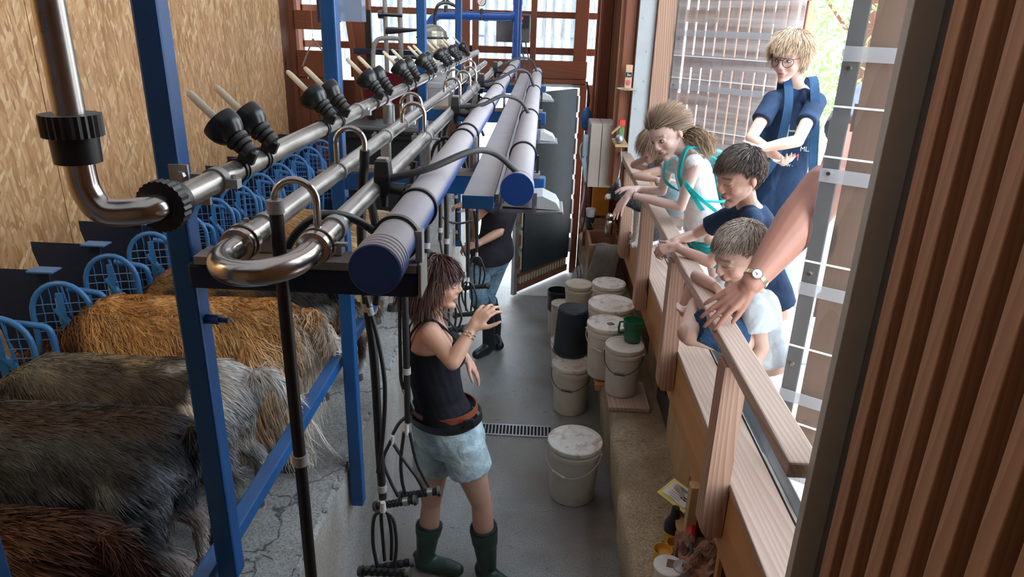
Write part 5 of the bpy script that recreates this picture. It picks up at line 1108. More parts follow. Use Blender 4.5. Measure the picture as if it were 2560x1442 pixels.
# ---------------------------------------------------------------- girl in white
Jq = dict(pel=D_(1770, 580, 3.75), neck=D_(1722, 385, 3.72), head=D_(1668, 335, 3.70), face=(-.70, -.58, -.42), hup=(-.25, .1, .9), shR=D_(1672, 415, 3.93), shL=D_(1738, 412, 3.58), elR=D_(1655, 478, 3.98), elL=D_(1702, 518, 3.58), wrR=D_(1595, 472, 3.98), wrL=D_(1572, 486, 3.72),
          hipR=D_(1750, 590, 3.85), hipL=D_(1785, 590, 3.66), knR=V((1.02, 3.95, 1.36)), knL=V((1.05, 3.72, 1.36)), anR=V((1.10, 3.98, 1.06)), anL=V((1.12, 3.74, 1.06)), browc=(.30, .18, .12))
root, M, J, f, up, l = person('person', 'girl with a ponytail in a white sleeveless top, forearms hanging over the handrail', Jq, .24, .80, True, .88,
    dict(R=dict(d=D_(1560, 470, 3.95) - Jq['wrR'], n=(-.2, -.1, .9), side=-1, curl=.3, s=.82), L=dict(d=D_(1548, 520, 3.70) - Jq['wrL'], n=(-.75, -.3, .35), side=1, curl=.20, s=.86, spread=.14)), skin=(.70, .48, .40), vox=.0056, look=-.2)
hair(root, M, .24, (.42, .29, .19), (.16, .10, .07), 6000, .10, .0, target=(-.52, 0, -.02), puff=.0, wdt=.0016, jit=.03, hl=lambda x, y, z: z > np.interp(x, [-.5, -.25, -.1, .0, .08, .2, .4], [-.22, -.2, -.05, .02, .12, .27, .30]))
tb = M @ V((-.47 * .24, .0, -.05 * .24)); n = 1500; t = np.linspace(0, 1, 10)[None, :, None]; e = np.array(D_(1775, 372, 3.62)); b0 = np.array(tb); mid = np.array(D_(1745, 345, 3.66)); ofs = rng.normal(size=(n, 1, 3)) * .020
pp = b0 * (1 - t) ** 2 + 2 * mid * t * (1 - t) + e * t ** 2 + ofs * (.35 + 1.2 * t * (1.25 - t)) + np.array([0, 0, -.03]) * np.sin(t * 7 + rng.normal(size=(n, 1, 1)) * .6) * t + rng.normal(size=(n, 1, 3)) * .018 * np.sin(t * 9) * t
ribbons(pp, np.full(n, .0017), np.clip(np.array((.40, .28, .18))[None] * rng.uniform(.5, 1.7, (n, 1)), 0, 1), 'ponytail', M_hair, root)
m = MB(); c = V(b0); m.sph(c, .017, None, 12, 8); m.build('hair_tie', plain('hair_tie_teal', (.02, .35, .35), .6), root)
M_white = cloth('white_cotton', (.78, .76, .76), .85, folds=.5, fs=10)
m = MB(); torso(m, J, [(t, a * 1.0 + (.02 if t < .2 else 0), b + (.02 if t < .2 else 0)) for t, a, b in KID if t > -.05 and t < .96], .014, k=.82)
for s in 'LR': m.rc(J['neck'] - up * .05, J['sh' + s].lerp(J['neck'], .1), .046, .050)
remesh(m, 'sleeveless_top', M_white, .006, 4, root)
M_teal = cloth('turquoise_webbing', (.02, .50, .50), .6, folds=.15)
bt = thing('backpack', J['pel'].lerp(J['neck'], .3) - f * .15, 'turquoise and white backpack on the back of the girl at the rail', 'backpack')
cbk = J['pel'].lerp(J['neck'], .58) - f * .150; m = MB(); m.loft([ring(cbk + up * z, l * a, f * b) for z, a, b in ((-.17, .06, .03), (-.15, .10, .055), (.0, .105, .06), (.11, .09, .05), (.15, .05, .02))], True); m.build('bag', cloth('turquoise_bag', (.03, .42, .42), .6, wash=(.72, .75, .75)), bt, smooth=60)
for s, sh in ((1, 'shL'), (-1, 'shR')):
    q = J['neck'].lerp(J[sh], .62); strap(bt, 'shoulder_strap', [cbk + up * .12 + l * s * .05 + f * .04, q + up * .055 - f * .03, q + up * .06 + f * .025, q - up * .05 + f * .085, J['pel'].lerp(J['neck'], .62) + l * s * .095 + f * .09, J['pel'].lerp(J['neck'], .50) + l * s * .125 + f * .02, cbk - up * .12 + l * s * .08], M_teal, .036, .007)
strap(bt, 'loose_strap', [D_(1712, 455, 3.52), D_(1728, 480, 3.51), D_(1745, 508, 3.52), D_(1757, 525, 3.54)], M_teal, .022, .003, nrm=(-.4, -.9, 0)); strap(bt, 'loose_strap', [D_(1722, 468, 3.50), D_(1750, 495, 3.50), D_(1790, 528, 3.55)], M_teal, .018, .003, nrm=(-.4, -.9, 0))
m = MB(); torso(m, J, [(-.15, .12, .10), (.0, .135, .105), (.10, .125, .10)], .010, k=.85)
for s in 'LR': m.cone(J['hip' + s], J['hip' + s].lerp(J['kn' + s], .8), .092, .080, 20)
remesh(m, 'turquoise_shorts', cloth('turquoise_shorts_cloth', (.03, .36, .38), .8), .008, 3, root)
m = MB(); d = (J['wrL'] - J['elL']).normalized(); u = d.orthogonal().normalized(); v_ = d.cross(u); c = J['wrL'] - d * .03; m.tube([c + (u * math.cos(a) + v_ * math.sin(a)) * .021 for a in (2 * PI * i / 20 for i in range(20))], .002, 6, False, True); m.build('bracelet', M_wire, root)

# ---------------------------------------------------------------- small child behind the girl
Jc = dict(pel=D_(1700, 520, 4.50), neck=D_(1655, 408, 4.42), head=D_(1635, 362, 4.38), face=(-.75, -.6, -.25), shR=D_(1628, 420, 4.52), shL=D_(1680, 420, 4.32), elR=D_(1585, 412, 4.46), elL=D_(1590, 440, 4.30), wrR=D_(1622, 392, 4.36), wrL=D_(1650, 450, 4.22), browc=(.25, .15, .1))
root, M, J, f, up, l = person('person', 'small child in a light blue top half hidden behind the girl at the rail', Jc, .205, .70, True, .92,
    dict(R=dict(d=(.1, 0, 1), n=(-.8, -.4, 0), side=1, curl=1.0, s=.7), L=dict(d=(.9, .1, .05), n=(0, -.2, .9), side=1, curl=.3, s=.7)), skin=(.58, .36, .27), legs=False, vox=.006)
hair(root, M, .205, (.34, .22, .14), (.14, .08, .05), 3500, .11, .25, wdt=.0016)
tshirt(root, J, KID, .70, cloth('light_blue_cotton', (.30, .45, .52), .85), .012, -.02, .30, .07)

# ---------------------------------------------------------------- boy in navy
Jn = dict(pel=D_(1925, 760, 3.10), neck=D_(1868, 506, 3.12), head=D_(1848, 440, 3.07), face=(-.86, -.34, -.30), shR=D_(1812, 545, 3.24), shL=D_(1880, 552, 3.0), elR=D_(1735, 588, 3.34), elL=D_(1775, 655, 3.02), wrR=D_(1690, 600, 3.28), wrL=D_(1688, 618, 3.10),
          hipR=D_(1900, 765, 3.2), hipL=D_(1955, 775, 3.02), browc=(.12, .07, .05))
root, M, J, f, up, l = person('person', 'dark haired boy in a navy T-shirt leaning on the handrail with crossed wrists', Jn, .25, .80, True, .92,
    dict(R=dict(d=(-.75, -.5, -.25), n=(-.1, -.2, .9), side=-1, curl=.9, s=.80), L=dict(d=(-.9, .25, -.3), n=(-.35, -.5, .7), side=1, curl=.9, s=.80)), skin=(.56, .34, .26), legs=False, vox=.0053, eyes=False)
hair(root, M, .25, (.17, .125, .10), (.045, .032, .028), 7500, .036, .0, crown=(-.30, .05, .45), puff=-.01, steps=6, wdt=.0015, jit=.12, hl=lambda x, y, z: z > np.interp(x, [-.5, -.25, -.14, .0, .06, .12, .25, .4], [-.24, -.22, -.12, .10, .06, .18, .25, .26]), lenf=lambda P: np.where((np.abs(P[:, 1]) > .26) & (P[:, 2] < .25), .45, 1.0))
tshirt(root, J, KID, .84, M_navy, .010, -.05, .50, .060, .92, vox=.008)
ch = J['pel'].lerp(J['neck'], .66) + f * .105; text('lettering', 'D LEI', .030, ch + l * .03, l, up, M_pw, root); text('lettering', 'M', .11, ch - up * .10 + l * .03, l, up, M_pr, root)

# ---------------------------------------------------------------- boy in grey-white shirt, crouching on the ledge
Jy = dict(pel=D_(1915, 905, 2.55), neck=D_(1880, 722, 2.62), head=D_(1848, 634, 2.60), face=(-.82, -.30, -.38), shR=D_(1832, 745, 2.76), shL=D_(1890, 775, 2.50), elR=D_(1742, 690, 2.78), elL=D_(1905, 870, 2.46), wrR=D_(1795, 722, 2.63), wrL=D_(1840, 985, 2.42),
          hipR=D_(1890, 895, 2.66), hipL=D_(1925, 925, 2.45), knR=D_(1722, 820, 2.52), knL=D_(1850, 1010, 2.40), anR=D_(1745, 775, 2.66), anL=D_(1830, 1040, 2.45), browc=(.20, .12, .08))
root, M, J, f, up, l = person('person', 'small boy in a pale grey T-shirt crouching barefoot on the ledge, chin on his forearm', Jy, .25, .76, True, .95,
    dict(R=dict(d=D_(1815, 748, 2.60) - Jy['wrR'], n=(.1, -.4, .85), side=-1, curl=.35, s=.76)), skin=(.60, .38, .29), legs=False, vox=.0053, eyes=False)
hair(root, M, .25, (.46, .36, .28), (.20, .15, .115), 7500, .026, .0, crown=(-.30, .05, .45), puff=-.02, steps=6, wdt=.0014, jit=.12, hl=lambda x, y, z: z > np.interp(x, [-.5, -.25, -.14, .0, .06, .12, .25, .4], [-.22, -.18, -.08, .10, .08, .18, .25, .26]), lenf=lambda P: np.where((np.abs(P[:, 1]) > .26) & (P[:, 2] < .25), .45, 1.0))
tshirt(root, J, KID, .80, cloth('pale_grey_cotton', (.50, .54, .56), .85, folds=.5), .014, -.05, .55, .085, 1.0, vox=.008)
# his legs: knee and shin seen between rail and ledge
m = MB(); A, B, C = D_(1850, 850, 2.50), D_(1722, 832, 2.47), D_(1752, 800, 2.62); m.rc(A, B, .062, .045); m.rc(B, D_(1740, 760, 2.68), .043, .032); 
an = D_(1745, 790, 2.70); toe = D_(1696, 768, 2.66); an = D_(1760, 812, 2.62); m.rc(B + V((.02, .04, -.03)), an, .042, .034); fd = (toe - an).normalized(); m.rc(an, an.lerp(toe, .75), .030, .024); up_ = V((0, 0, 1)); sd = fd.cross(up_).normalized()
for i in range(5): c = toe + sd * (.020 - .010 * i) - fd * .003 * i; m.rc(c - fd * .02, c + fd * .012, .0078, .0072, 8)
m.rc(D_(1735, 705, 2.85), D_(1715, 760, 2.8), .030, .028)
m.rc(D_(1848, 950, 2.45), D_(1838, 985, 2.44), .040, .036); m.rc(D_(1838, 985, 2.44), D_(1818, 1010, 2.45), .034, .024)
lg = remesh(m, 'bare_legs', M_skin, .0045, 2, root, lambda P: np.tile(np.array((.60, .38, .29)), (len(P), 1)))
m = MB(); m.cone(D_(1850, 845, 2.50), D_(1742, 812, 2.475), .080, .066, 22); remesh(m, 'navy_shorts', cloth('navy_shorts_cloth', (.025, .06, .12), .85, folds=.5, fs=20), .006, 3, root)

# ---------------------------------------------------------------- adult leaning in from the right, only the arm and sleeve show
Ja = dict(pel=V((1.86, 2.62, 1.92)), neck=V((1.50, 2.84, 2.50)), head=V((1.50, 2.88, 2.74)), face=(-.9, 0, -.3), shR=px(2140, 262, Y=2.85), shL=V((1.62, 2.62, 2.44)), elR=px(2066, 468, Y=2.52), wrR=px(1880, 708, Y=2.33), elL=V((1.7, 2.4, 2.2)), wrL=V((1.6, 2.45, 2.0)),
          hipR=V((1.84, 2.72, 1.90)), hipL=V((1.88, 2.5, 1.90)), knR=V((1.90, 2.74, 1.46)), knL=V((1.94, 2.5, 1.46)), anR=V((1.96, 2.74, 1.06)), anL=V((1.98, 2.5, 1.06)), fa=1.95, fw=1.45)
root, M, J, f, up, l = person('person', 'tanned adult in a blue grey shirt with a wristwatch, hand resting on the handrail', Ja, .235, 1.0, False, 1.15,
    dict(R=dict(d=px(1768, 790, Z=1.63) - Ja['wrR'], n=(.25, -.35, .9), side=-1, curl=.10, spread=.13, s=1.22, thumb=(.75, .35, -.3))), skin=(.40, .185, .13), vox=.0055, eyes=False)
hair(root, M, .235, (.2, .14, .1), (.08, .05, .04), 1500, .05, .1)
tshirt(root, J, FEM, 1.05, cloth('blue_grey_jersey', (.22, .26, .34), .8, folds=.6), .014, -.1, .35, .078, 1.1)
m = MB(); torso(m, J, [(-.16, .15, .12), (0, .175, .13), (.12, .16, .12)], .010)
for s in 'LR': m.cone(J['hip' + s], J['an' + s], .10, .075, 20)
remesh(m, 'trousers', M_jean, .010, 2, root)
wt = thing('wristwatch', J['wrR'], 'steel wristwatch with pale dial on the tanned wrist', 'watch')
d = (J['wrR'] - J['elR']).normalized(); nn = V((-.25, -.80, .55)); nn = (nn - d * nn.dot(d)).normalized(); v_ = d.cross(nn); c = J['wrR'] - d * .022
MB().cone(c + nn * .036, c + nn * .049, .0195, .0190, 32).build('case', M_steelb, wt); MB().cone(c + nn * .0492, c + nn * .0498, .0160, .0160, 32).build('dial', plain('watch_dial', (.62, .60, .56), .25, bump=0), wt)
m = MB(); m.obox(c + nn * .0502 + v_ * .004, v_ * .005, d * .0007, nn * .0003); m.obox(c + nn * .0502 + d * .003, d * .004, v_ * .0009, nn * .0003); m.build('hand', M_wire, wt, smooth=0)
for i in range(14):
    a = .62 + (2 * PI - 1.24) * i / 13; q = c + (nn * math.cos(a) + v_ * math.sin(a)) * .0428; tt = (-nn * math.sin(a) + v_ * math.cos(a)); MB().obox(q, d * .008, tt * .0072, (nn * math.cos(a) + v_ * math.sin(a)) * .002).build('link', plain('gold_steel_link', (.62, .50, .30), .25, .9), wt, smooth=0, bevel=.001)

# ---------------------------------------------------------------- helper bending at the far end of the pit
Jh = dict(pel=px(1228, 640, Y=5.2), neck=px(1262, 470, Y=5.05), head=px(1262, 440, Y=4.75), face=(-.7, -.5, -.6), shR=px(1232, 500, Y=4.95), shL=px(1270, 505, Y=5.25), elR=px(1190, 545, Y=4.95), elL=px(1248, 580, Y=5.0), wrR=px(1180, 520, Y=4.85), wrL=px(1190, 612, Y=4.9),
          hipR=px(1205, 650, Y=5.15), hipL=px(1240, 655, Y=5.3), knR=px(1195, 735, Y=5.1), knL=px(1215, 740, Y=5.25), anR=px(1222, 810, Y=5.25), anL=px(1238, 800, Y=5.45))
root, M, J, f, up, l = person('person', 'helper in dark T-shirt, jeans and black boots bending at the far end of the pit', Jh, .22, .95, False, .95,
    dict(R=dict(d=(-.7, 0, .2), n=(0, -.3, .9), side=-1, curl=.7, s=.95), L=dict(d=(-.9, 0, -.3), n=(0, -.4, .9), side=1, curl=.7, s=.95)), skin=(.48, .27, .19), feet=False, vox=.0075)
hair(root, M, .22, (.10, .06, .04), (.04, .025, .02), 2500, .12, .4)
tshirt(root, J, FEM, 1.0, cloth('charcoal_cotton', (.028, .026, .034), .85), .014, -.02, .40, .075, 1.0)
m = MB(); torso(m, J, [(-.16, .14, .11), (0, .172, .125), (.14, .155, .115)], .010)
for s in 'LR': m.rc(J['hip' + s], J['kn' + s], .098, .070, 20); m.cone(J['kn' + s], J['kn' + s].lerp(J['an' + s], .4), .072, .066, 18)
remesh(m, 'jeans', cloth('mid_blue_denim', (.17, .30, .40), .85, folds=.5, fs=18, wash=(.36, .48, .54)), .008, 2, root)
for s in 'LR':
    kn, an = J['kn' + s], J['an' + s]; fd = V((-.5, -.8, 0)).normalized() if s == 'R' else V((.3, -.9, 0)).normalized(); m = MB(); m.cone(kn.lerp(an, .22), an, .078, .055, 22); m.rc(an, an - V((0, 0, .02)), .055, .05); m.rc(V((an.x, an.y, .05)), V((an.x, an.y, .045)) + fd * .16, .050, .038); m.rc(V((an.x, an.y, an.z)), V((an.x, an.y, .06)), .054, .05); remesh(m, 'rubber_boot', plain('black_boot_rubber', (.018, .022, .026), .35), .007, 2, root)
# ================================================================ BUCKETS AND LOOSE THINGS ON THE RIGHT
def depth(p): return -(CR.transposed() @ (V(p) - V((0, 0, 2.6)))).z
def bucket(cx, cy, wpx, zb, h, label, name='bucket', mat=None, lid=None, handle=None, grip=None, lidmark=False, taper=.86, grp='white plastic buckets', adj=(0, 0)):
    mat = mat or M_milk; lid = lid or M_lid; p = px(cx, cy, Z=zb + h); r = wpx / 2 * depth(p) / 1764; x, y = p.x + adj[0], p.y + adj[1]
    o = thing(name, (x, y, zb), label, 'bucket', grp); T = Matrix.Translation((x, y, zb)); rt = r * .95
    MB().lathe([(0, .002), (rt * taper - .006, .0), (rt * taper, .006), (rt * .985, h * .80), (rt * 1.03, h * .81), (rt * 1.035, h * .875), (rt * .99, h * .885), (rt * .995, h - .012), (rt * .93, h - .012)], T, 40).build('body', mat, o, smooth=30)
    MB().lathe([(r * .985, h - .024), (r, h - .022), (r * 1.0, h - .003), (r * .975, h + .001), (r * .94, h), (r * .90, h - .007), (r * .86, h - .009), (0, h - .007)], T, 44).build('lid', lid, o, smooth=30)
    if lidmark: MB().obox((x + .02, y - .01, h + zb - .004), (.016, .008, 0), (-.008, .014, 0), (0, 0, .002)).build('paper_scrap', plain('dark_scrap', (.16, .13, .11), .8), o, smooth=0)
    if handle:
        a0, dr = handle; pts = [V((x + r * 1.02 * math.cos(a), y + r * 1.02 * math.sin(a), zb + h * .84 - dr * math.sin(PI * t / 12))) for t, a in ((t, math.radians(a0 + 180 * t / 12)) for t in range(13))]
        ha = MB().tube(spline(pts, 3), .0022, 8).build('wire_handle', M_wire if grip != 'white' else M_milk, o)
        if grip: g0, g1 = (pts[5], pts[7]) if grip == 'mid' else (pts[4], pts[6]); MB().cone(g0, g1, .007, .007, 12).build('grip', M_black if grip == 'mid' else M_milk, ha)
        for q in (pts[0], pts[-1]): MB().sph(q, .008, None, 10, 8).build('rivet', mat, o)
    return o
bucket(1438, 1098, 138, 0, .37, 'white bucket with soiled lid standing alone on the pit floor beside the drain', handle=(160, .10), grip='white')
bucket(1431, 905, 100, 0, .37, 'white bucket on the floor, front one of the group, with wire handle', handle=(165, .10), grip='mid')
bucket(1507, 805, 102, .47, .36, 'large white bucket on the kerb with a dark scrap on its lid', handle=(165, .09), grip='white', lidmark=True, adj=(.03, 0))
bucket(1562, 860, 97, .492, .315, 'white bucket on the wooden board, carrying the green mug', handle=(165, .10), grip='mid', lid=M_milk)
bucket(1530, 757, 118, .47, .36, 'wide bucket with bluish side behind the two kerb buckets', adj=(0, 0))
bucket(1523, 706, 84, .47, .36, 'white bucket with wire lying across its lid, farthest on the kerb', handle=(10, -.03))
bucket(1448, 708, 70, .36, .36, 'slim beige bucket standing on top of another beige bucket', mat=plain('beige_plastic', (.52, .45, .35), .45), lid=plain('beige_plastic', (.5, .5, .5)))
bucket(1422, 850, 90, 0, .37, 'white bucket on the floor under the upturned black bucket')
bucket(1406, 757, 56, 0, .40, 'beige bucket at the rear of the group beside the black bin', mat=plain('beige_plastic', (.5, .5, .5)), lid=plain('beige_plastic', (.5, .5, .5)))
bb = px(1433, 770, Z=.70); ob = thing('bucket', (bb.x, bb.y, .37), 'black bucket turned upside down on a white bucket', 'bucket')
MB().lathe([(.128, 0), (.130, .012), (.125, .014), (.108, .32), (.100, .331), (.085, .326), (.03, .325), (.028, .328), (0, .328)], Matrix.Translation((bb.x, bb.y, .372)), 40).build('body', plain('blue_black_plastic', (.014, .022, .030), .38), ob, smooth=30)
MB().lathe([(.129, 0), (.133, .002), (.133, .016), (.127, .018)], Matrix.Translation((bb.x, bb.y, .372)), 40).build('rim', plain('blue_black_plastic', (0, 0, 0)), ob, smooth=30)
bp_ = px(1397, 725, Z=.40); ob = thing('bin', (bp_.x, bp_.y, 0), 'small bin lined with a black bag behind the buckets', 'bin')
MB().lathe([(0, .0), (.075, .0), (.09, .34)], Matrix.Translation(bp_ - V((0, 0, .4))), 28).build('body', M_milk, ob)
MB().lathe([(.088, .22), (.094, .24), (.092, .34), (.100, .36), (.097, .40), (.088, .402), (.08, .36), (.07, .1), (0, .08)], Matrix.Translation(bp_ - V((0, 0, .4))), 30).build('bin_bag', M_blackg, ob)
# green mug on the bucket
g = px(1580, 850, Z=.807); g = V((g.x + .0, g.y, .808)); mg = thing('mug', g, 'green plastic measuring mug with handle on the nearest kerb bucket', 'mug'); M_gr = plain('green_plastic', (.012, .11, .045), .35, var=.1)
MB().lathe([(0, .002), (.047, 0), (.050, .004), (.055, .085), (.060, .088), (.061, .128), (.063, .132), (.060, .132), (.058, .09), (.052, .08), (.047, .008), (0, .006)], Matrix.Translation(g), 40).build('cup', M_gr, mg, smooth=30)
m = MB(); m.tube([g + V((-.058, -.0, .118)), g + V((-.082, -.008, .118)), g + V((-.086, -.008, .085)), g + V((-.084, -.008, .05)), g + V((-.056, 0, .045))], .0055, 8, flat=1.6); m.build('handle', M_gr, mg)
# boards on the kerb
for (a, b, lab) in (((.46, 3.62, .463), (.70, 3.95, .491), 'weathered board lying on the kerb under the bucket with the mug'), ((.405, 3.94, .415), (.56, 4.25, .46), 'rough wooden box under the large kerb bucket')):
    tag(MB().box(*a, *b).build('kerb_board' if a[1] < 3.8 else 'wooden_box', M_ledge if a[1] < 3.8 else M_ply, smooth=0, bevel=.004), lab, 'board' if a[1] < 3.8 else 'box')
# shelf bay near the camera
sh = thing('shelf', (.72, 2.1, .60), 'open wooden shelf below the fascia, near the camera', 'shelf')
MB().box(.640, 1.5, .598, .86, 2.70, .618).build('board', M_plyZ, sh, smooth=0, bevel=.002)
MB().box(.66, 2.38, .30, .70, 2.43, .86).build('upright', M_plyZ, sh, smooth=0, bevel=.002); MB().box(.70, 2.385, .30, .78, 2.425, .86).build('upright', M_slatd, sh, smooth=0)
MB().box(.72, 2.10, .62, .86, 2.115, .86).build('box_side', M_brown, sh, smooth=0); MB().box(.715, 2.085, .62, .73, 2.12, .86).build('box_edge', M_ply, sh, smooth=0)
pc = px(1698, 1240, Z=.66); po = thing('pouch', pc - V((0, 0, .04)), 'clear and yellow foil pouch with white printed label on the shelf', 'pouch')
a = V((.62, -.78, 0)); b_ = V((.70, .55, .45)).normalized()
def quadbox(c, a, b, ha, hb, t, name, mat, par, bev=.002): n = a.cross(b).normalized(); return MB().obox(c, a * ha, b * hb, n * t).build(name, mat, par, smooth=0, bevel=bev)
a = V((.55, -.83, .02)).normalized(); b_ = V((.80, .50, .35)); b_ = (b_ - a * b_.dot(a)).normalized(); nn = a.cross(b_).normalized(); nn = nn if nn.z > 0 else -nn
quadbox(pc, a, b_, .085, .055, .006, 'bag', plain('yellow_foil', (.50, .42, .08), .2, .4), po); lb = quadbox(pc + nn * .008 + b_ * .004, a, b_, .070, .042, .001, 'label', plain('paper_label', (.72, .70, .68), .6, var=.03), po)
text('lettering', 'GATEWAES', .018, pc + nn * .0098 + b_ * .026, a, b_ if a.cross(b_).z > 0 else -b_, M_wire, po)
for k in range(4): m = MB(); m.obox(pc + nn * .0098 - b_ * (.004 + .010 * k) - a * .01 * (k % 2), a * (.04 - .006 * k), b_ * .0012, nn * .0003); m.build('print_line', plain('print_grey', (.25, .25, .27), .7), po, smooth=0)
for k in range(2): m = MB(); m.obox(pc + nn * .0099 - b_ * (.006 - .010 * k) + a * .035, a * .018, b_ * .0028, nn * .0003); m.build('print_block', M_wire, po, smooth=0)
kn = px(1690, 1215, Z=.68); tag(MB().tube(spline([kn, kn + V((.01, -.04, .01)), kn + V((.02, -.08, -.01))], 4), [.012, .012, .012, .010, .009, .009, .008, .006, .004], 10, flat=.5).build('scraper', M_grey), 'grey plastic scraper lying at the top of the pouch', 'scraper')
bo = px(1668, 1345, Z=.50); o = thing('bottle', (bo.x + .02, bo.y, .462), 'dark bottle with yellow label below the shelf', 'bottle'); Tm = Matrix.Translation((bo.x + .02, bo.y, .464))
MB().lathe([(0, 0), (.038, .0), (.04, .005), (.04, .12), (.02, .16), (.016, .20), (0, .20)], Tm, 28).build('glass', M_blackg, o); MB().lathe([(.0408, .03), (.0408, .085)], Tm, 28).build('label', plain('yellow_label', (.50, .36, .06), .5), o)
dr_ = px(1728, 1320, Z=.66); o = thing('clamp_tool', dr_ - V((0, 0, .04)), 'red and black ratchet tool lying on the shelf', 'tool')
MB().tube([dr_ + V((.0, .03, .02)), dr_ + V((0, -.0, .0)), dr_ + V((-.01, -.06, -.015))], [.020, .024, .018], 16).build('red_body', plain('red_plastic', (.50, .03, .02), .3), o); MB().cone(dr_ + V((0, .03, .02)), dr_ + V((.004, .055, .03)), .015, .017, 16).build('collar', plain('dark_red_plastic', (.18, .02, .02), .4), o)
m = MB(); m.tube(spline([dr_ + V((-.01, -.06, -.015)), dr_ + V((-.02, -.12, -.02)), dr_ + V((-.03, -.16, -.015)), dr_ + V((.0, -.17, -.01)), dr_ + V((.01, -.12, -.015)), dr_ + V((-.01, -.10, -.02))], 5), .008, 10); m.build('handle', M_black, o)
yc = px(1665, 1375, Z=.55); o = thing('bottle_holder', (yc.x, yc.y, .465), 'orange yellow plastic holder with round openings', 'holder'); M_or = plain('orange_yellow_plastic', (.72, .40, .07), .4, var=.06)
for k, (dx, dy, r) in enumerate(((-.012, .0, .040), (.045, .045, .036), (.02, -.075, .036), (.085, -.03, .032))):
    MB().lathe([(r * .92, .0), (r * .96, .07), (r, .085), (r * .95, .085), (r * .88, .03), (0, .025)], Matrix.Translation((yc.x + dx, yc.y + dy, .47)), 30).build('cup', M_or, o)
MB().box(yc.x - .03, yc.y - .09, .466, yc.x + .10, yc.y + .06, .53).build('body', M_or, o, smooth=0, bevel=.01)
tb_ = px(1672, 1418, Z=.62); o = thing('tub', (tb_.x, tb_.y, .465), 'white lidded tub with a dark picture on its lid at the bottom edge', 'tub'); Tm = Matrix.Translation((tb_.x, tb_.y, .465))
MB().lathe([(0, 0), (.048, 0), (.056, .15), (.060, .152), (.060, .165), (.056, .168), (0, .166)], Tm, 36).build('body', plain('white_tub', (.66, .66, .64), .35), o, smooth=30); MB().obox((tb_.x + .015, tb_.y + .005, .634), (.022, -.006, 0), (.006, .020, 0), (0, 0, .001)).build('sticker', plain('brown_sticker', (.16, .09, .06), .6, var=.5), o, smooth=0)
jb = px(1705, 1425, Z=.62); o = thing('jar', (jb.x, jb.y, .52), 'clear plastic jar with pinkish content beside the white tub', 'jar'); Tm = Matrix.Translation((jb.x, jb.y, .52))
MB().lathe([(0, 0), (.034, 0), (.038, .10), (.036, .12), (0, .122)], Tm, 30).build('body', clearplastic('frosted_plastic', (.8, .8, .82), milk=.55, trans=.4), o); MB().lathe([(0, .004), (.030, .004), (.032, .06), (0, .062)], Tm, 24).build('content', plain('pink_content', (.55, .30, .32), .6), o)
rg = px(1770, 1410, Z=.60); m = MB(); N_ = 26; q = [[V((rg.x + (i / N_ - .5) * .24, rg.y + (j / N_ - .5) * .20, .62 + .035 * math.sin(i * .55 + math.sin(j * .5) * 2) + .025 * math.sin(j * .8 + i * .2) + .03 * math.exp(-((i - 13) ** 2 + (j - 13) ** 2) / 60))) for i in range(N_ + 1)] for j in range(N_ + 1)]
o0 = len(m.v); m.v += [v for r_ in q for v in r_]; m.f += [(o0 + j * (N_ + 1) + i, o0 + j * (N_ + 1) + i + 1, o0 + (j + 1) * (N_ + 1) + i + 1, o0 + (j + 1) * (N_ + 1) + i) for j in range(N_) for i in range(N_)]
tag(m.build('rag', cloth('pinkish_rag', (.40, .24, .19), .95, folds=.6, fs=40), smooth=80), 'crumpled pinkish brown rag at the lower right of the shelf', 'rag')
# ---- washing corner at the far right
M_tan = plain('tan_stoneware', (.30, .16, .09), .4, var=.1)
sk_ = thing('sink', (.56, 5.95, .60), 'brown trough sink with ribbed draining board behind the buckets', 'sink')
m = MB(); m.box(.43, 5.62, .66, .455, 6.05, .86).box(.68, 5.62, .66, .70, 6.05, .86).box(.43, 5.60, .66, .70, 5.64, .86).box(.43, 6.03, .66, .70, 6.06, .86).box(.43, 5.6, .64, .70, 6.06, .67); m.build('basin', M_tan, sk_, smooth=0, bevel=.008)
MB().box(.40, 6.06, .83, .72, 6.45, .86).build('draining_board', M_tan, sk_, smooth=0, bevel=.006)
for k in range(6): MB().box(.43, 6.10 + k * .055, .86, .70, 6.13 + k * .055, .868).build('rib', M_tan, sk_, smooth=0)
MB().cone((.55, 5.9, .463), (.55, 5.9, .64), .05, .07, 20).build('pedestal', plain('yellow_bucket', (.48, .33, .10), .5), sk_)
c = px(1474, 570, Z=.87); o = thing('cup', (c.x, c.y, .868), 'dark printed cup with a pale cup stacked in it on the draining board', 'cup'); MB().lathe([(0, 0), (.030, 0), (.042, .11), (.040, .11), (0, .1)], Matrix.Translation((c.x, c.y, .868)), 24).build('dark_cup', plain('black_cup', (.015, .02, .02), .4), o); MB().lathe([(.034, .10), (.044, .18), (.042, .18), (.033, .10)], Matrix.Translation((c.x, c.y, .868)), 24).build('pale_cup', plain('pale_cup_plastic', (.60, .62, .64), .3), o)
text('emblem', 'Y', .06, V((c.x + .02, c.y - .040, .89)), (1, .1, 0), (0, 0, 1), plain('gold_print', (.40, .38, .15), .5), o)
c = px(1520, 590, Z=.87); o = thing('measuring_jug', (c.x, c.y, .868), 'small shiny steel jug with round knob beside the cup', 'jug'); Tm = Matrix.Translation((c.x, c.y, .868)); MB().lathe([(0, 0), (.03, 0), (.034, .02), (.034, .12), (.02, .14), (.022, .15)], Tm, 24).build('body', M_steelb, o); MB().sph((c.x, c.y, .868 + .175), .032, None, 18, 12).build('knob', M_steelb, o)
tag(MB().box(.50, 6.50, .87, .66, 6.56, 1.30).build('yellow_panel', plain('orange_panel', (.72, .30, .03), .4), smooth=0, bevel=.004), 'orange yellow board standing behind the draining board', 'board')
c = px(1512, 640, Y=5.62); m = MB(); 
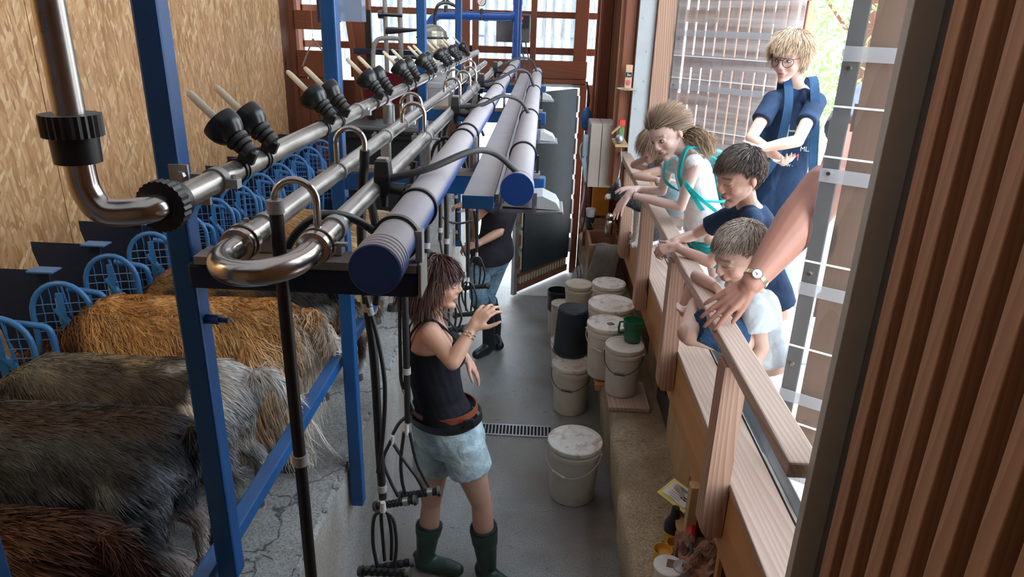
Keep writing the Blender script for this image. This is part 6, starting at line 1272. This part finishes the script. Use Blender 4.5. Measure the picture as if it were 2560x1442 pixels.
for k in range(7): m.tube(spline([V((.50 + k * .03, 5.60, .87 + .01 * math.sin(k))), V((.49 + k * .03, 5.57, .80)), V((.44 + k * .035, 5.56, .60 + .02 * (k % 3))), V((.40 + k * .04, 5.54, .45))], 5), .022, 10)
remesh(m, 'cloth', cloth('grey_wet_cloth', (.20, .19, .17), .9, folds=.5), .009, 3).update_tag(); tag(bpy.data.objects['cloth'], 'grey wet cloth hanging over the front of the sink', 'cloth')
o = thing('plastic_crate', (.37, 6.3, .0), 'pale grey plastic crate leaning beside the sink', 'crate')
for k in range(3): MB().obox((.35 + .03 * k, 6.25 + .05 * k, .28), (.03, .02, .10), (.0, .14, 0), (.006, 0, -.002)).build('side', plain('pale_grey_plastic', (.50, .52, .54), .4), o, smooth=0, bevel=.004)
MB().box(.30, 6.1, 0, .46, 6.42, .18).build('base', plain('pale_grey_plastic', (0, 0, 0)), o, smooth=0, bevel=.01)
# cabinets on the wall
o = thing('wall_cabinet', (.49, 6.0, 1.28), 'two narrow beige grey cabinets mounted side by side beyond the rail', 'cabinet'); M_bg = plain('beige_grey_sheet', (.50, .44, .38), .5, var=.05)
for x0, x1 in ((.402, .492), (.496, .600)): MB().box(x0, 5.9, 1.275, x1, 6.25, 1.80).build('case', M_bg, o, smooth=0, bevel=.004)
MB().box(.396, 5.92, 1.29, .401, 6.24, 1.79).build('side_plate', M_grey, o, smooth=0)
o = thing('spray_gun', (.36, 5.95, 1.35), 'grey blue spray device with hose hanging on the brown post', 'tool'); MB().box(.345, 5.93, 1.52, .395, 6.0, 1.70).build('housing', plain('grey_blue_plastic', (.30, .40, .45), .4), o, smooth=0, bevel=.008); MB().obox((.375, 5.95, 1.42), (.016, 0, .02), (0, .03, 0), (-.02, 0, .10)).build('grip', plain('grey_blue_plastic', (0, 0, 0)), o, smooth=0, bevel=.006)
MB().tube(spline([V((.36, 5.95, 1.66)), V((.325, 5.95, 1.60)), V((.335, 5.95, 1.50)), V((.37, 5.95, 1.40)), V((.38, 5.95, 1.2)), V((.36, 5.97, 1.0)), V((.37, 6, .88))], 6), .006, 8).build('hose', M_grey, o)
hose([V((.41, 5.9, 1.27)), V((.395, 5.9, 1.15)), V((.40, 5.92, 1.0)), V((.385, 5.95, .87))], .006, 'thin pale cable hanging under the cabinets', grp='cables')
hose([V((.40, 6.9, 2.05)), V((.43, 6.88, 1.9)), V((.415, 6.88, 1.75)), V((.45, 6.86, 1.65)), V((.42, 6.86, 1.5))], .010, 'dark cable bundle hanging on the brown post', grp='cables')
bg_ = MB(); bg_.sph((.41, 6.80, 1.72), (.05, .04, .11), None, 16, 12); tag(bg_.build('plastic_bag', plain('blue_plastic_bag', (.05, .18, .42), .3, var=.5, scale=40)), 'blue plastic bag hanging behind the cabinets', 'bag')
# small shelf with packets on the post
o = thing('post_shelf', (.66, 5.7, 2.03), 'thin pale shelf with a fruit drink carton on the brown post', 'shelf'); MB().lathe([(0, 0), (.06, .004), (.085, .014), (.083, .017), (0, .01)], Matrix.Translation((.65, 5.70, 2.09)), 28).build('plate', M_milk, o); ctn = MB().box(.625, 5.69, 2.105, .675, 5.73, 2.28).build('carton', plain('kraft_card', (.55, .36, .22), .7), o, smooth=0)
MB().box(.624, 5.688, 2.19, .672, 5.6895, 2.225).build('label_band', M_wire, ctn, smooth=0); text('lettering', 'Be', .03, V((.65, 5.687, 2.198)), (1, 0, 0), (0, 0, 1), M_pw, o); MB().sph((.648, 5.688, 2.15), (.018, .002, .022), None, 14, 8).build('fruit_print', M_pr, ctn)
o = thing('shelf', (.62, 5.7, 1.62), 'narrow tilted shelf with packets above the rail end', 'shelf'); MB().obox((.615, 5.62, 1.70), (.05, 0, 0), (0, .16, 0), (0, 0, .008)).build('board', M_plyZ, o, smooth=0)
pk = MB().box(.60, 5.60, 1.715, .64, 5.66, 1.83).build('packet', plain('green_packet', (.12, .30, .08), .4, var=.4), o, smooth=0, bevel=.003); MB().box(.598, 5.595, 1.83, .642, 5.665, 1.875).build('packet_top', plain('red_packet', (.60, .05, .03), .4), pk, smooth=0, bevel=.003); MB().obox((.575, 5.62, 1.80), (.03, 0, .03), (0, .03, 0), (-.003, 0, .003)).build('flap', plain('kraft_card', (0, 0, 0)), o, smooth=0)
m = MB(); m.sph((.60, 5.52, 1.745), (.035, .04, .035), None, 14, 10); m.build('foil_bag', M_zinc, o)
m = MB(); m.sph((.60, 5.40, 1.38), (.03, .035, .09), None, 14, 10); m.tube([V((.60, 5.40, 1.45)), V((.62, 5.45, 1.60)), V((.615, 5.52, 1.70))], [.008, .005, .004], 8); tag(m.build('foil_sack', plain('crumpled_foil', (.30, .32, .34), .3, .5, var=.5, scale=40)), 'crumpled silver bag hanging beside the far rail post', 'bag')
# cat sitting on the ledge behind the rail
ct = px(1560, 520, Y=4.95); X, Y = .80, 4.86; c0_ = px(1545, 480, Y=4.9)
root = thing('cat', (.74, 4.86, 1.10), 'black and white cat sitting on the ledge behind the rail posts', 'cat'); m = MB()
hd = px(1538, 482, Y=4.74); bd_ = px(1580, 480, Y=4.90)
m.loft([ring(V((.78, 4.90, 1.12)), V((.085, 0, 0)), V((0, .10, 0))), ring(V((.775, 4.90, 1.20)), V((.09, 0, 0)), V((0, .105, 0))), ring(V((.75, 4.88, 1.32)), V((.07, 0, 0)), V((0, .075, 0))), ring(V((.715, 4.85, 1.40)), V((.055, 0, 0)), V((0, .055, 0)))], True)
m.rc(V((.715, 4.85, 1.40)), hd, .05, .045); m.sph(hd, (.050, .052, .045), None, 16, 12); m.rc(hd + V((-.03, -.02, -.012)), hd + V((-.055, -.03, -.02)), .024, .016)
for s in (-1, 1): m.rc(hd + V((.005, s * .030, .03)), hd + V((.0, s * .038, .068)), .020, .004, 8); m.rc(V((.72, 4.86 + s * .03, 1.34)), V((.705, 4.85 + s * .035, 1.14)), .030, .018, 10); m.rc(V((.705, 4.85 + s * .035, 1.125)), V((.675, 4.84 + s * .035, 1.12)), .020, .016, 10); m.rc(V((.77, 4.90 + s * .08, 1.16)), V((.70, 4.90 + s * .09, 1.125)), .05, .025, 12)
m.tube(spline([V((.84, 4.92, 1.13)), V((.86, 5.02, 1.12)), V((.78, 5.08, 1.12)), V((.70, 5.05, 1.12))], 4), .014, 10)
def ccat(P):
    c = np.tile(np.array((.02, .018, .018)), (len(P), 1)); w_ = ((P[:, 0] < .735) & (P[:, 2] < 1.36)) | (P[:, 2] < 1.15) | ((P[:, 0] < hd.x - .035) & (P[:, 2] < hd.z)); c[w_] = (.70, .66, .62); return c
cb_ = remesh(m, 'body', M_hide, .007, 2, root, ccat); P, N = surface_samples(cb_, 5000); fl = np.array([.2, 0, -1.0])[None] + .3 * rng.normal(size=P.shape); fl -= N * (fl * N).sum(1)[:, None]; fl /= np.linalg.norm(fl, axis=1)[:, None]; t = np.linspace(0, 1, 3)[None, :, None]
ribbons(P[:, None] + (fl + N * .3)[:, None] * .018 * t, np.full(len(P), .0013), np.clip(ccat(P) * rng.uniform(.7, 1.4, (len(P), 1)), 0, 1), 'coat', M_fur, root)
for s in (-1, 1): MB().sph(hd + V((-.040, s * .018, .008)), .007, None, 8, 6).build('eye', plain('cat_eye', (.35, .40, .08), .2), root)
# ================================================================ MACHINE ROOM END
bh = thing('air_pipe', (-.27, 6.95, 2.1), 'thick blue pipe rising at the far end with a branch to the glass jar', 'pipe')
MB().cone((-.27, 6.95, 2.12), (-.27, 6.95, 3.6), .042, .042, 28).build('riser', M_pvcb, bh)
for z in (2.24, 2.42, 2.72): MB().cone((-.27, 6.95, z - .02), (-.27, 6.95, z + .02), .046, .046, 28).build('sleeve', M_pvcb, bh)
hb = [V((-.27, 6.95, 2.63)), V((-.33, 6.95, 2.60)), V((-.45, 6.95, 2.595)), V((-.9, 6.95, 2.595)), V((-1.02, 6.95, 2.58)), V((-1.09, 6.94, 2.50)), V((-1.10, 6.9, 2.40))]
MB().tube(spline(hb, 6), .038, 24).build('branch', M_pvcb, bh)
for x in (-.40, -.56, -.72): MB().cone((x - .02, 6.95, 2.595), (x + .02, 6.95, 2.595), .042, .042, 24).build('sleeve', M_pvcb, bh)
gg = thing('pressure_gauge', (-.60, 6.90, 2.60), 'round white pressure gauge on the blue branch pipe', 'gauge'); MB().cone((-.60, 6.93, 2.56), (-.60, 6.93, 2.66), .020, .014, 14).build('stem', M_black, gg); MB().cone((-.60, 6.93, 2.72), (-.60, 6.90, 2.72), .040, .040, 28).build('case', M_black, gg); gf = MB().cone((-.60, 6.898, 2.72), (-.60, 6.894, 2.72), .035, .035, 28).build('dial', plain('gauge_dial', (.72, .66, .66), .3), gg); MB().obox((-.598, 6.892, 2.722), (.012, 0, .020), (-.0015, 0, .001), (0, .001, 0)).build('pointer', M_pr, gf, smooth=0)
o = thing('tap_handle', (-.93, 6.9, 2.62), 'black butterfly tap on top of the blue branch pipe', 'tap'); MB().cone((-.93, 6.94, 2.60), (-.93, 6.94, 2.68), .022, .016, 14).build('body', M_black, o); m = MB(); m.obox((-.965, 6.93, 2.70), (.03, 0, .022), (0, .006, 0), (-.008, 0, .010)); m.build('wing', M_black, o, smooth=0); m = MB(); m.obox((-.895, 6.93, 2.70), (.03, 0, -.022), (0, .006, 0), (.008, 0, .010)); m.build('wing', M_black, o, smooth=0)
cbx = thing('control_box', (-.30, 7.15, 2.35), 'dark control box with a red lit display on the far wall', 'control box')
MB().box(-.475, 7.12, 2.37, -.155, 7.37, 2.625).build('case', plain('dark_grey_box', (.13, .125, .115), .45, var=.2), cbx, smooth=0, bevel=.008); MB().box(-.32, 7.108, 2.50, -.165, 7.121, 2.612).build('panel', plain('black_panel', (.02, .02, .02), .4), cbx, smooth=0)
b = NB('red_display'); b.set((.8, .02, .02), .5); b.b.inputs['Emission Color'].default_value = (1, .05, .06, 1); b.b.inputs['Emission Strength'].default_value = 3; MATS['red_display'] = b.m
MB().box(-.268, 7.104, 2.572, -.21, 7.108, 2.603).build('display', plain('display_dark', (.12, .01, .01), .3), cbx, smooth=0); text('digits', '50', .034, V((-.239, 7.1025, 2.576)), (1, 0, 0), (0, 0, 1), b.m, cbx)
for x in (-.275, -.245): MB().box(x, 7.102, 2.535, x + .018, 7.108, 2.553).build('button', M_grey, cbx, smooth=0)
for x in (-.235, -.19): MB().tube(spline([V((x, 7.18, 2.37)), V((x + .01, 7.18, 2.3)), V((x + .035, 7.15, 2.22)), V((x + .04, 7.1, 2.15))], 4), .006, 8).build('cable', M_black, cbx)
# glass receiver jar
M_glass = clearplastic('smoky_glass', (.80, .76, .66), milk=.30, trans=.35)
jr = thing('receiver_jar', (-.98, 6.5, 2.2), 'glass receiver jar with domed lid and black ring at the far end', 'jar'); Tm = Matrix.Translation((-.99, 6.5, 2.20)) @ Matrix.Diagonal((1.5, 1.5, 1.06, 1))
MB().lathe([(0, 0), (.06, .005), (.082, .03), (.086, .10), (.086, .19)], Tm, 32).build('vessel', M_glass, jr); MB().lathe([(.088, .188), (.096, .19), (.096, .202), (.088, .204)], Tm, 32).build('ring', M_black, jr); MB().lathe([(.088, .204), (.082, .245), (.05, .285), (.02, .30), (0, .302)], Tm, 32).build('dome', M_glass, jr)
MB().tube(spline([V((-.965, 6.5, 2.50)), V((-.965, 6.5, 2.60)), V((-.93, 6.5, 2.68)), V((-.84, 6.55, 2.69)), V((-.75, 6.6, 2.64))], 5), .014, 12).build('inlet', M_black, jr)
o = thing('milk_can', (-.95, 6.4, 1.75), 'large white plastic receiver vessel under the glass jar', 'vessel'); Tm = Matrix.Translation((-.93, 6.45, 1.78)); M_wt = clearplastic('milky_plastic', (.72, .76, .80), milk=.85, trans=.3)
MB().lathe([(0, 0), (.10, 0), (.13, .04), (.14, .22), (.165, .225), (.165, .26), (.12, .27), (.12, .38), (.05, .42), (0, .42)], Tm, 32).build('body', M_wt, o, smooth=40); MB().lathe([(.141, .02), (.150, .02), (.150, .14), (.141, .14)], Tm, 32).build('band', plain('cream_band', (.52, .46, .36), .5), o)
for k, (x, r) in enumerate(((-1.42, .020), (-1.29, .022))):
    o = tag(MB().cone((x, 6.6, 1.7), (x - .0, 6.6, 3.6), r, r, 20).build('wash_pipe', M_grey), 'grey vertical wash pipe at the far end, %s of two' % ('left', 'right')[k], 'pipe')
tag(MB().tube(spline([V((-1.40, 6.55, 1.9)), V((-1.52, 6.55, 1.95)), V((-1.53, 6.55, 2.25)), V((-1.49, 6.55, 2.37)), V((-1.40, 6.55, 2.39)), V((-1.29, 6.55, 2.39))], 6), .020, 16).build('bent_pipe', M_grey), 'grey pipe bent in a hook beside the vertical wash pipes', 'pipe')
m = MB(); m.cone((-1.47, 6.55, 2.585), (-1.43, 6.55, 2.585), .035, .035, 8); m.cone((-1.43, 6.55, 2.585), (-1.26, 6.55, 2.58), .016, .016, 12); tag(m.build('pipe_coupling', M_black), 'black coupling joining the two vertical wash pipes', 'coupling')
m = MB(); m.loft([ring(V((x, 6.4, 2.47 + (x + 1.1) * .05)), V((0, .012, 0)), V((0, 0, h_))) for x, h_ in ((-1.38, .030), (-1.30, .028), (-1.15, .014), (-1.05, .010))], True); tag(m.build('lever', M_black), 'black lever arm left of the glass jar', 'lever')
tag(MB().tube(arc((-1.19, 6.4, 2.20), .12, 0, 340, (1, 0, 0), (0, .8, .35), 30), .016, 12).build('rubber_hose_coil', M_black), 'coil of black rubber hose beside the glass jar', 'hose')
bar('blue_dark_rail', (-1.75, 6.75, 2.265), (-.9, 6.75, 2.255), .05, .05, 'dark blue horizontal rail in front of the far windows', M_blued)
m = MB(); m.box(-1.655, 6.8, 1.6, -1.60, 6.84, 2.62); tag(m.build('black_strip', M_black, smooth=0), 'black vertical strip hanging before the far window', 'strip')
q = [[V((-1.62 + .055 * i, 6.45 + .02 * math.sin(i * 1.1) + .10 * j / 8, 2.14 - .005 * i - .035 * j + .012 * math.sin(i * .9 + j))) for i in range(11)] for j in range(9)]; m = MB(); m.v += [v for r_ in q for v in r_]; m.f += [(j * 11 + i, j * 11 + i + 1, (j + 1) * 11 + i + 1, (j + 1) * 11 + i) for j in range(8) for i in range(10)]
tag(m.build('tarpaulin', plain('dark_red_tarpaulin', (.16, .012, .022), .4), smooth=80), 'dark red tarpaulin spread over the machine at the far left', 'sheet')
o = thing('milk_machine', (-1.35, 6.3, .87), 'black machine with cylinders below the red tarpaulin', 'machine'); MB().box(-1.75, 6.1, .88, -1.0, 6.9, 1.60).build('cabinet', M_black, o, smooth=0, bevel=.01); MB().tube([V((-1.75, 6.0, 1.68)), V((-1.0, 6.0, 1.66))], .035, 16).build('roller', M_black, o)
for x in (-1.30, -1.12): MB().lathe([(.045, 0), (.05, .02), (.05, .16), (.03, .18), (.03, .24)], Matrix.Translation((x, 6.05, 1.72)), 24, True).build('cylinder', M_zinc, o)
MB().box(-1.8, 6.0, 1.60, -.95, 6.9, 1.64).build('top_plate', M_black, o, smooth=0)
o = thing('wall_box', (-1.8, 6.2, 2.62), 'blue box with a clear window on the post at the top edge', 'box'); MB().box(-1.72, 5.6, 2.52, -1.58, 5.75, 2.75).build('case', M_blued, o, smooth=0, bevel=.004); MB().box(-1.57, 5.6, 2.53, -1.38, 5.72, 2.75).build('window', clearplastic('pale_blue_plastic', (.5, .62, .78), milk=.6, trans=.4), o, smooth=0)
o = tag(MB().box(-2.432, 3.35, 2.845, -2.42, 3.75, 3.2).build('wall_sign', M_grey, smooth=0, bevel=.01), 'grey sign plate with rounded corners high on the strand board', 'sign')
tag(MB().tube([V((-2.2, 6.98, 3.6)), V((-2.2, 6.98, 2.35))], .003, 6).tube([V((-2.2, 6.98, 2.35)), V((-2.32, 6.98, 2.10))], .008, 6).tube([V((-2.2, 6.98, 2.35)), V((-2.06, 6.98, 2.18)), V((-2.02, 6.98, 1.8))], .008, 6).build('string', plain('dusty_string', (.30, .27, .24), .9)), 'dusty string with a fork hanging before the corner boards', 'string')
